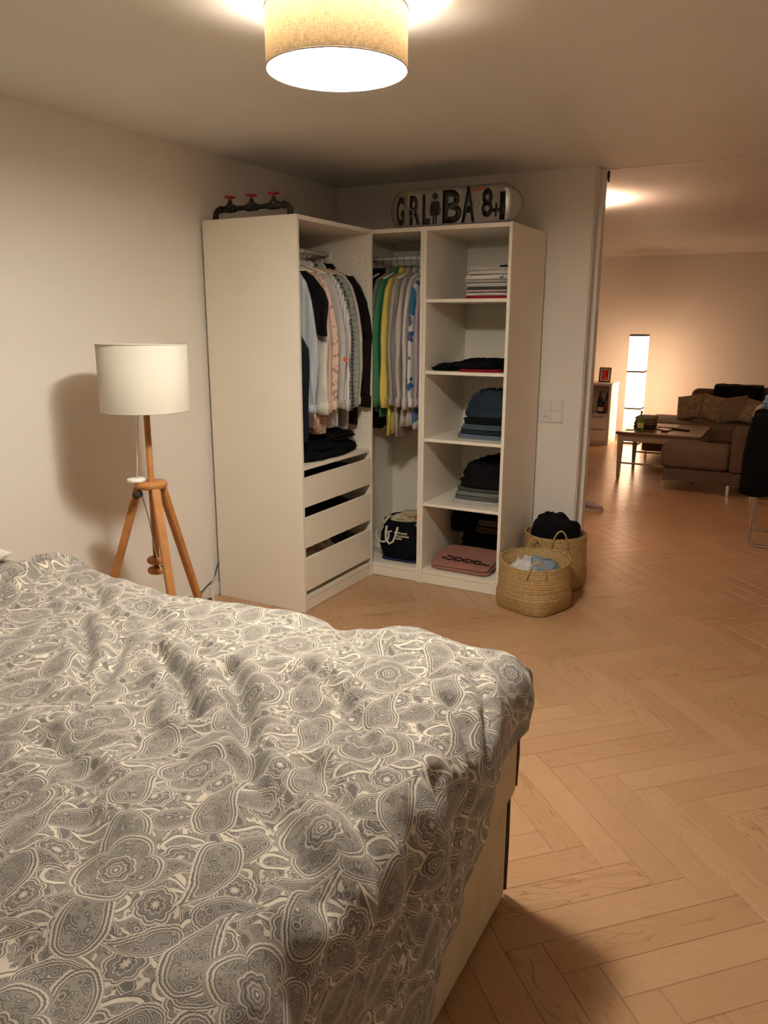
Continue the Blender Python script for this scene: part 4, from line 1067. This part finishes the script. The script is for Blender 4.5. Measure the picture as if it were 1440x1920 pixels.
def basket(cx, cy, rb, rt_, h, label, seed, tilt=0.0):
    b = thing('laundry_basket', label, 'basket', (cx, cy, 0), 'woven laundry baskets'); n = 96
    def rad(a, z):
        t_ = z/h; c, s = abs(math.cos(a+.35)), abs(math.sin(a+.35))
        sq = 1/((c**4+s**4)**.25)                       # squarish foot, round rim
        sq = 1+(sq-1)*(1-min(1, t_*2.2))
        r = rb+(rt_*1.04-rb)*min(1, t_*3.0)**.6 if t_ < .33 else rt_*(1.04-.0*t_-.05*max(0, t_-.55))
        return r*sq*(1+.0035*math.sin(z/.0135*PI*1.0)+.008*nz((math.cos(a), math.sin(a), z*4), 2, seed))
    bm = bmesh.new(); rings = []; lv = [h*k/42 for k in range(43)]
    for z in lv: rings.append([bm.verts.new((rad(2*PI*i/n, z)*math.cos(2*PI*i/n), rad(2*PI*i/n, z)*math.sin(2*PI*i/n), z+(z/h)*(tilt*math.sin(2*PI*i/n)+.004*math.sin(4*PI*i/n+seed)))) for i in range(n)])
    for z in (h, h*.5, .008):
        rings.append([bm.verts.new(((rad(2*PI*i/n, z)-.007)*math.cos(2*PI*i/n), (rad(2*PI*i/n, z)-.007)*math.sin(2*PI*i/n), z+(z/h)*(tilt*math.sin(2*PI*i/n)+.004*math.sin(4*PI*i/n+seed)))) for i in range(n)])
    for a, c in zip(rings, rings[1:]):
        for i in range(n): bm.faces.new((a[i], a[(i+1) % n], c[(i+1) % n], c[i]))
    bm.faces.new(rings[0][::-1]); bm.faces.new(rings[-1])
    o = link('woven_body', bm, m_bask, b, True); o.location = (cx, cy, 0); o.matrix_parent_inverse = wmat(b).inverted()
    def rimz(a): return h+tilt*math.sin(a)+.004*math.sin(2*a+seed)
    pts = []
    for i in range(220):
        a = 2*PI*i/220; w_ = i*PI/2.0; r = rad(a, h)-.003
        pts.append((cx+(r+.004*math.cos(w_))*math.cos(a), cy+(r+.004*math.cos(w_))*math.sin(a), rimz(a)+.004*math.sin(w_)))
    link('braided_rim', tube(pts, .0042, 6, closed=True), m_rope, b, True)
    for a0 in ((-1.25+seed*.05), (-1.25+PI)):
        p = []
        for k in range(17):
            u = k/16; a = a0-.26+.52*u; r = rad(a, h)+.006
            zz = rimz(a)-.05+.105*math.sin(u*PI)**.6 if 0 < k < 16 else h-.055
            p.append((cx+r*math.cos(a), cy+r*math.sin(a), zz))
        link('handle', tube(p, .0048, 8), m_rope, b, True)
    return b
basket(1.030, -.035, .160, .186, .265, 'woven palm laundry basket in front, holding pale blue and white clothes', 1, .012)
basket(1.025, .368, .150, .176, .315, 'woven palm laundry basket behind, by the wall end, filled with black clothes', 2, -.004)
fold('laundry', 'white clothes lying in the front laundry basket', 'clothes', mk_('lau_white', '#cfc9c4'), heap(.965, -.06, .012, .085, .10, .235, 81, .15, sq=.8, pw=.35))
fold('laundry', 'blue grey clothes heaped in the front laundry basket', 'clothes', cloth('lau_blue', '#8791a0'), heap(1.085, -.045, .012, .085, .125, .245, 83, .16, sq=.8, pw=.35))
fold('laundry', 'black clothes heaped above the rim of the rear laundry basket', 'clothes', mk_('lau_black', '#0b0b0e'), heap(1.025, .368, .012, .152, .150, .355, 85, .07, sq=.9, pw=.16))

# ---------------------------------------------------------------- living room
# paper floor lamp
t = NT('rice_paper_glow'); o_ = t.obj(); n_ = t.noise(o_, 9, 3)[0]
t.put(t.p.inputs['Emission Color'], t.mix(n_, (1.0, .63, .38), (1.0, .66, .42))); t.put(t.p.inputs['Emission Strength'], PAPER); t.base(lin('#fff4dc')); t.rough(.8); m_paper = t.m
pl = thing('paper_column_lamp', 'tall glowing square paper column lamp against the far wall', 'lamp', (.315, 6.28, 0))
for i, (za, zb_) in enumerate(((.02, .445), (.455, .905), (.915, 1.35))):
    link('paper_panel', bbox(.215, .415, 6.18, 6.38, za, zb_, .003), m_paper, pl)
m_dk = plain('lamp_frame_dark', '#6a6a5e', .6)
for z in (.445, .905, 1.35, .008): link('frame_band', bbox(.212, .418, 6.177, 6.383, z-.005, z+.017, .002), m_dk, pl)
# living ceiling lamp, hidden behind the wall end
l2 = thing('ceiling_lamp', 'flush white ceiling lamp in the living room, switched on', 'lamp', (.56, 1.82, 2.2))
m_sh2 = m_cot
at(link('shade', drum(.20, 0, .10, .0015), m_sh2, l2, True), (.56, 1.82, 2.185))
t = NT('diffuser_living'); t.put(t.p.inputs['Emission Color'], (1.0, .70, .50)); t.put(t.p.inputs['Emission Strength'], 10.0)
at(link('diffuser', lathe([(0, 0), (.194, 0), (.194, .004), (0, .004)], 64), t.m, l2, True), (.56, 1.82, 2.188))
at(link('ceiling_rose', lathe([(0, 0), (.05, 0), (.05, .03), (0, .03)], 32), m_metalw, l2, True), (.56, 1.82, H+.005-.03))
point('bulb_light', (.56, 1.82, 2.25), LIV_BULB, (1.0, .66, .46), .03, l2)
# cabinet with niche
cb = thing('side_cabinet', 'white cabinet with open niche and two drawers beyond the wall end', 'cabinet', (-.12, 6.1, 0))
m_cab = plain('cabinet_white', '#e6dcd2', .45, var=.02, bumps=0)
cx0, cx1, cy0, cy1 = -.36, .10, 5.9, 6.30
box('side_panel', cx0, cx0+.03, cy0, cy1, 0, .745, m_cab, cb); box('side_panel', cx1-.03, cx1, cy0, cy1, 0, .745, m_cab, cb)
box('top_panel', cx0-.004, cx1+.004, cy0-.004, cy1, .745, .775, m_cab, cb); box('back_panel', cx0+.03, cx1-.03, cy1-.01, cy1, .03, .745, m_cab, cb)
box('middle_shelf', cx0+.03, cx1-.03, cy0, cy1-.01, .365, .39, m_cab, cb)
for za, zb_ in ((.045, .20), (.205, .36)):
    d_ = box('drawer', cx0+.033, cx1-.033, cy0+.002, cy0+.02, za, zb_, m_cab, cb); box('drawer_recess', cx0+.08, cx1-.08, cy0-.001, cy0+.003, zb_-.012, zb_-.006, m_dark, d_, .0005)
box('plinth', cx0+.03, cx1-.03, cy0+.03, cy0+.045, 0, .045, m_cab, cb)
fr = thing('picture_frame', 'small black framed red print on the white cabinet', 'picture', (-.03, 6.05, .775))
ty = Matrix.Translation((-.03, 6.05, .776)) @ Matrix.Rotation(-.08, 4, 'Z') @ Matrix.Rotation(-.12, 4, 'X')
def bx2(*a): return xform(bbox(*a), ty)
m_bf = plain('frame_black', '#1b1412', .4)
link('frame', merge(bx2(-.075, -.062, -.008, .008, 0, .185, .002), bx2(.062, .075, -.008, .008, 0, .185, .002), bx2(-.062, .062, -.008, .008, 0, .013, .002), bx2(-.062, .062, -.008, .008, .172, .185, .002)), m_bf, fr)
link('mat_board', bx2(-.062, .062, 0, .004, .013, .172, .0005), plain('matboard', '#e8ddd2', .8), fr)
link('red_print', bx2(-.040, .040, -.002, 0, .032, .152, .0003), blotch('red_art', '#d2302a', '#e8604c', 14, .55), fr)
def bottle(cx, cy, z, h, r, m, label, cap, mat_lab=None, group=None):
    b = thing('bottle', label, 'bottle', (cx, cy, z), group)
    link('glass_body', lathe([(0, 0), (r*.92, 0), (r, .006), (r, h*.58), (r*.85, h*.66), (r*.36, h*.78), (r*.32, h*.93), (0, h*.935)], 28, (cx, cy, z+.0005)), m, b, True)
    link('cap', lathe([(0, h*.93), (r*.38, h*.93), (r*.38, h), (0, h)], 18, (cx, cy, z+.0005)), cap, b, True)
    if mat_lab: link('paper_label', lathe([(r+.0012, h*.15), (r+.0012, h*.42)], 28, (cx, cy, z)), mat_lab, b, True)
    return b
m_dg = plain('dark_glass', '#120d0b', .12, spec=.6, bumps=0); m_bc = plain('gold_cap', '#8a6a3a', .3, metal=.6); m_blab = plain('cream_label', '#d7c29c', .7)
bottle(-.035, 5.99, .39, .20, .038, m_dg, 'round dark bottle with cream label in the cabinet niche', m_bc, m_blab)
bottle(.035, 6.02, .39, .24, .030, plain('pale_glass', '#80706a', .15), 'pale bottle with reddish label beside the dark round one in the niche', plain('red_cap', '#6a1a1c', .4), plain('red_lab2', '#8c3a34', .6))
bottle(-.085, 6.12, .39, .27, .032, m_dg, 'tall dark bottle at the back of the cabinet niche', plain('red_cap2', '#7a2225', .4), None)
bottle(.00, 6.14, .39, .26, .030, plain('amber_glass', '#4a2a18', .15), 'amber bottle behind the round dark bottle in the niche', m_bc, m_blab)

# coffee table
m_tt = plain('walnut_top', '#6e4a34', .3, var=.18, nscale=12, bumps=.05); m_tl = plain('greige_paint', '#a2917e', .5)
ct = thing('coffee_table', 'low coffee table with dark wooden top and greige tapered legs', 'table', (1.0, 4.2, 0))
TX0, TX1, TY0, TY1 = .62, 1.41, 3.79, 4.65
box('tabletop', TX0, TX1, TY0, TY1, .445, .472, m_tt, ct, .006)
box('apron', TX0+.03, TX1-.03, TY0+.025, TY0+.045, .375, .444, m_tl, ct); box('apron', TX0+.03, TX1-.03, TY1-.045, TY1-.025, .375, .444, m_tl, ct)
box('apron', TX0+.025, TX0+.045, TY0+.045, TY1-.045, .375, .444, m_tl, ct); box('apron', TX1-.045, TX1-.025, TY0+.045, TY1-.045, .375, .444, m_tl, ct)
for x_ in (TX0+.045, TX1-.045):
    for y_ in (TY0+.045, TY1-.045): link('leg', leg_bm((x_, y_, .444), (x_, y_, 0), .055, .030), m_tl, ct)
for y_ in (TY0+.045, TY1-.045): box('stretcher', TX0+.055, TX1-.055, y_-.012, y_+.012, .150, .166, m_tl, ct)
zt = .4725
for i, (c, lab) in enumerate((('#3b3236', 'dark magazine box at the bottom of the stack on the coffee table'), ('#7a665c', 'brown grey folded napkin pile in the coffee table stack, third from top'), ('#85746c', 'brown grey cloth second in the coffee table stack'), ('#8a7b72', 'grey brown cloth topmost of the coffee table stack'))):
    fold('folded_cloth', lab, 'cloth', cloth('pad', c), folded(.70+.006*i, .93, 4.14, 4.38, zt, .026, 90+i, 1)); zt += .0285
m_gg = NT('green_glass'); m_gg.base(lin('#a4d86a')); m_gg.rough(.08); m_gg.p.inputs['Transmission Weight'].default_value = .75; m_gg = m_gg.m
bottle(.822, 3.965, .472, .195, .031, m_gg, 'green glass bottle with dark cap on the coffee table', m_bf, plain('green_label', '#b7c06a', .6))
tag(box('paper_note', .69, .76, 3.90, 4.0, .4725, .476, plain('paper', '#e6d8c8', .8), None, .001), 'small white paper at the front left of the coffee table', 'paper')
tag(box('magazine', .93, 1.12, 4.30, 4.56, .4725, .482, plain('magazine_cover', '#cbb596', .4, var=.15, nscale=15), None, .001), 'cream magazine lying on the coffee table', 'magazine')
tag(link('phone', xform(bbox(-.04, .04, -.075, .075, 0, .009, .003), Matrix.Translation((1.02, 4.12, .4727)) @ Matrix.Rotation(.9, 4, 'Z')), plain('phone_black', '#141214', .2), None), 'black phone on the coffee table in front of the magazine', 'phone')
rm = tag(link('remote_control', xform(bbox(-.022, .022, -.09, .09, 0, .016, .005), Matrix.Translation((1.17, 4.18, .4727)) @ Matrix.Rotation(1.2, 4, 'Z')), plain('remote_black', '#1c1619', .4), None), 'black remote control on the coffee table', 'remote')
tag(link('red_pouch', heap(1.05, 3.985, .4727, .035, .025, .016, 95, .15, nu=24, nv=8), plain('red_pouch_cloth', '#6a1a1e', .7), None, True), 'small dark red pouch at the front of the coffee table', 'pouch')

# sofa
m_sofa = cloth('sofa_fabric', '#5c4a3e', 300); m_sofa2 = cloth('sofa_fabric_seat', '#685547', 300)
sf = thing('corner_sofa', 'grey brown fabric corner sofa with thin metal legs in the living room', 'sofa', (1.5, 4.6, 0))
def soft(name, x0, x1, y0, y1, z0, z1, r, m=m_sofa): return link(name, bbox(x0, x1, y0, y1, z0, z1, r, 5), m, sf, True)
soft('base_frame', 1.15, 1.72, 3.43, 3.74, .105, .215, .01); soft('seat_cushion', 1.11, 1.70, 3.415, 3.745, .217, .440, .055, m_sofa2)
soft('base_frame', 1.72, 1.92, 3.40, 6.10, .105, .215, .01); soft('armrest', 1.70, 1.92, 3.395, 3.78, .217, .605, .03)
soft('seat_cushion', 1.72, 2.6, 3.79, 5.1, .217, .42, .05, m_sofa2)
soft('base_frame', .66, 2.5, 5.06, 6.10, .105, .235, .01); soft('seat_cushion', .63, 2.5, 5.03, 5.92, .237, .435, .055, m_sofa2)
soft('backrest', 1.06, 2.5, 5.93, 6.12, .217, .70, .06)
soft('back_cushion', 1.05, 1.72, 5.72, 5.93, .44, .765, .07); soft('back_cushion', 1.73, 2.4, 5.72, 5.93, .44, .80, .07)
for x_, y_ in ((1.148, 3.44), (1.705, 3.44), (.70, 5.10), (.70, 6.0), (1.9, 3.44)):
    link('leg', merge(bbox(x_-.012, x_+.012, y_-.004, y_+.004, 0, .105, .001), bbox(x_-.01, x_+.09, y_-.004, y_+.03, .097, .105, .001)), m_steel, sf)
m_cu = blotch('cushion_pattern', '#96826a', '#7d6a54', 30, .55); m_cu2 = blotch('cushion_pattern2', '#8a775f', '#a08c70', 26, .55)
for i, (x_, y_, z_, s_, tl, rz, m, lab) in enumerate((
   (1.09, 5.36, .575, .30, 1.05, -.35, m_cu, 'patterned beige cushion at the far left of the sofa'),
   (1.31, 5.36, .580, .30, 1.05, -.25, m_cu2, 'patterned beige cushion second from the left on the sofa'),
   (1.54, 5.34, .575, .31, 1.0, -.15, cloth('cu_taupe', '#7d6a58'), 'plain taupe cushion right of the two patterned ones on the sofa'),
   (1.77, 5.30, .56, .29, .9, .1, m_cu2, 'patterned cushion rightmost on the sofa, beside the chair'))):
    b = pillow_bm(0, 0, 0, s_, s_*1.02, .14, (.22, -.16, .20, -.3)[i], 0, i+2, 20)
    b = xform(b, Matrix.Translation((x_, y_+.07, z_)) @ Matrix.Rotation(rz, 4, 'Z') @ Matrix.Rotation(tl+.12, 4, 'X'))
    tag(link('cushion', b, m, None, True), lab, 'cushion', 'cushions on the sofa')
def drape(x0, x1, y0, y1, z, dropf, dropb, seed, th=.02, nx=40, ny=30):
    bm = bmesh.new(); g = []
    tot = dropf+(y1-y0)+dropb
    for i in range(nx+1):
        r = []
        for j in range(ny+1):
            d = tot*j/ny; x = x0+(x1-x0)*i/nx
            if d < dropf: y, zz = y0, z-(dropf-d)*(1+.15*nz((x*3, 0, seed), 2))
            elif d < dropf+(y1-y0): y, zz = y0+d-dropf, z
            else: y, zz = y1, z-(d-dropf-(y1-y0))
            zz += .012*nz((x*5, d*5, seed), 2); y += .012*nz((x*8, zz*6, seed+2), 2)
            r.append(bm.verts.new((x, y, zz)))
        g.append(r)
    for a, b in zip(g, g[1:]):
        for j in range(ny): bm.faces.new((a[j], b[j], b[j+1], a[j+1]))
    return bm
bl = tag(link('blanket', drape(1.30, 1.80, 5.655, 5.93, .80, .16, .0, 4), cloth('blanket_black', '#15100f'), None, True), 'black fluffy blanket thrown over the sofa back cushions', 'blanket')
mo = bl.modifiers.new('s', 'SOLIDIFY'); mo.thickness = .02; mo.offset = 1

# tubular chair with clothes at the right edge
ch = thing('tubular_chair', 'chrome tubular chair at the right edge of the photo, covered with clothes', 'chair', (2.25, 2.0, 0))
def tb(pts): return tube(smooth_pts(pts, 5), .0105, 12)
for y0_, nm in ((1.80, 0), (2.28, 1)):
    link('frame_tube', tb([(2.50, y0_, .0115), (2.2, y0_, .0115), (2.06, y0_, .0115), (2.015, y0_, .02), (1.992, y0_, .06), (1.990, y0_, .2), (1.995, y0_, .45), (1.990, y0_, .75), (1.985, y0_, .90)]), m_steel, ch, True)
link('frame_tube', tube([(2.50, 1.80, .0115), (2.50, 2.28, .0115)], .0105, 12), m_steel, ch, True)
link('frame_tube', tube([(1.985, 1.80, .90), (1.985, 2.28, .90)], .0105, 12), m_steel, ch, True)
link('frame_tube', tb([(1.994, 1.80, .43), (2.2, 1.80, .445), (2.46, 1.80, .44)]), m_steel, ch, True)
link('frame_tube', tb([(1.994, 2.28, .43), (2.2, 2.28, .445), (2.46, 2.28, .44)]), m_steel, ch, True)
link('seat', bbox(2.02, 2.46, 1.815, 2.265, .452, .485, .012, 3), m_bf, ch, True)
link('backrest', bbox(1.972, 1.998, 1.815, 2.265, .62, .885, .010, 3), m_bf, ch, True)
def hangcloth(x0, x1, y0, y1, zt_, df, db, seed, wob=.02, nx=26, ny=44):
    """cloth over a rail running along y at x~(x0+x1)/2"""
    bm = bmesh.new(); g = []
    w_ = x1-x0; tot = df+w_+db
    for i in range(nx+1):
        r = []
        for j in range(ny+1):
            d = tot*j/ny; y = y0+(y1-y0)*i/nx
            if d < df: x, z = x0-(df-d)*.05, zt_-(df-d)
            elif d < df+w_: u = (d-df)/w_; x, z = x0+w_*u, zt_+.02*math.sin(u*PI)
            else: x, z = x1, zt_-(d-df-w_)
            k = min(1, abs(zt_-z)*4); x += wob*k*nz((y*9, z*3, seed), 1.5); y += wob*k*nz((z*5, x*5, seed+4), 1.3)
            r.append(bm.verts.new((x, y, z)))
        g.append(r)
    for a, b in zip(g, g[1:]):
        for j in range(ny): bm.faces.new((a[j], b[j], b[j+1], a[j+1]))
    return bm
def sol(o, th): m = o.modifiers.new('s', 'SOLIDIFY'); m.thickness = th; m.offset = 0; return o
o = tag(link('jacket', hangcloth(1.945, 2.025, 1.785, 2.30, .918, .53, .35, 3, .05), cloth('jacket_black', '#100e10'), None, True), 'black jacket draped over the chair back at the right edge', 'jacket'); sol(o, .014)
o = tag(link('grey_shirt', hangcloth(1.930, 2.040, 1.84, 2.12, .937, .17, .2, 8, .03), cloth('shirt_greige', '#a59684'), None, True), 'greige shirt lying over the black jacket on the chair', 'shirt'); sol(o, .010)
tag(link('blue_shirt', folded(1.965, 2.09, 1.80, 1.96, .956, .085, 77, 3), cloth('shirt_blue', '#7f93b8'), None, True), 'small pale blue folded shirt topmost on the clothes-covered chair', 'shirt')

# shoe showing past the wall end
o = xform(shell([(.93, 0, .05, .012), (.90, 0, .08, .03), (.80, 0, .095, .035), (.65, -.005, .105, .036), (.50, -.005, .105, .036), (.38, -.005, .108, .034)], 5, 40, .010, 5), Matrix.Translation((2.005, 1.745, 0)))
link('jacket_side', o, bpy.data.materials['jacket_black'], bpy.data.objects['jacket'], True)
sh = thing('sneaker', 'light grey sneaker toe showing past the wall end', 'shoe', (.73, 2.32, 0))
def shoe_ring(x, w_, z0, z1, n=20): return [(x, w_*math.cos(2*PI*i/n), z0+(z1-z0)*(.5+.5*math.sin(2*PI*i/n))) for i in range(n)]
bm = bmesh.new(); rg = []
for x, w_, z0, z1 in ((-.14, .02, .02, .06), (-.13, .036, .012, .095), (-.09, .040, .012, .10), (-.03, .040, .012, .095), (.03, .044, .012, .075), (.08, .046, .012, .055), (.115, .040, .012, .045), (.135, .022, .014, .032)):
    rg.append([bm.verts.new(p) for p in shoe_ring(x, w_, z0, z1)])
for a, b in zip(rg, rg[1:]):
    for i in range(20): bm.faces.new((a[i], a[(i+1) % 20], b[(i+1) % 20], b[i]))
bm.faces.new(rg[0][::-1]); bm.faces.new(rg[-1]); bmesh.ops.recalc_face_normals(bm, faces=list(bm.faces))
SM = Matrix.Translation((.725, 2.33, .001)) @ Matrix.Rotation(.15, 4, 'Z')
link('upper', xform(bm, SM), cloth('shoe_grey', '#a79ea6'), sh, True)
so_ = prism([(-.145, -.02), (-.12, -.038), (.03, -.045), (.09, -.046), (.13, -.03), (.142, 0), (.13, .03), (.09, .046), (.03, .045), (-.12, .038), (-.145, .02)], 0, .022, 'z')
link('sole', xform(so_, SM), plain('sole_white', '#d5cdc8', .6), sh)
link('laces', merge(*[xform(tube([(x, -.022, z), (x+.01, 0, z+.007), (x, .022, z)], .003, 6), SM) for x, z in ((-.0, .088), (.02, .080), (.04, .073))]), m_metalw, sh, True)
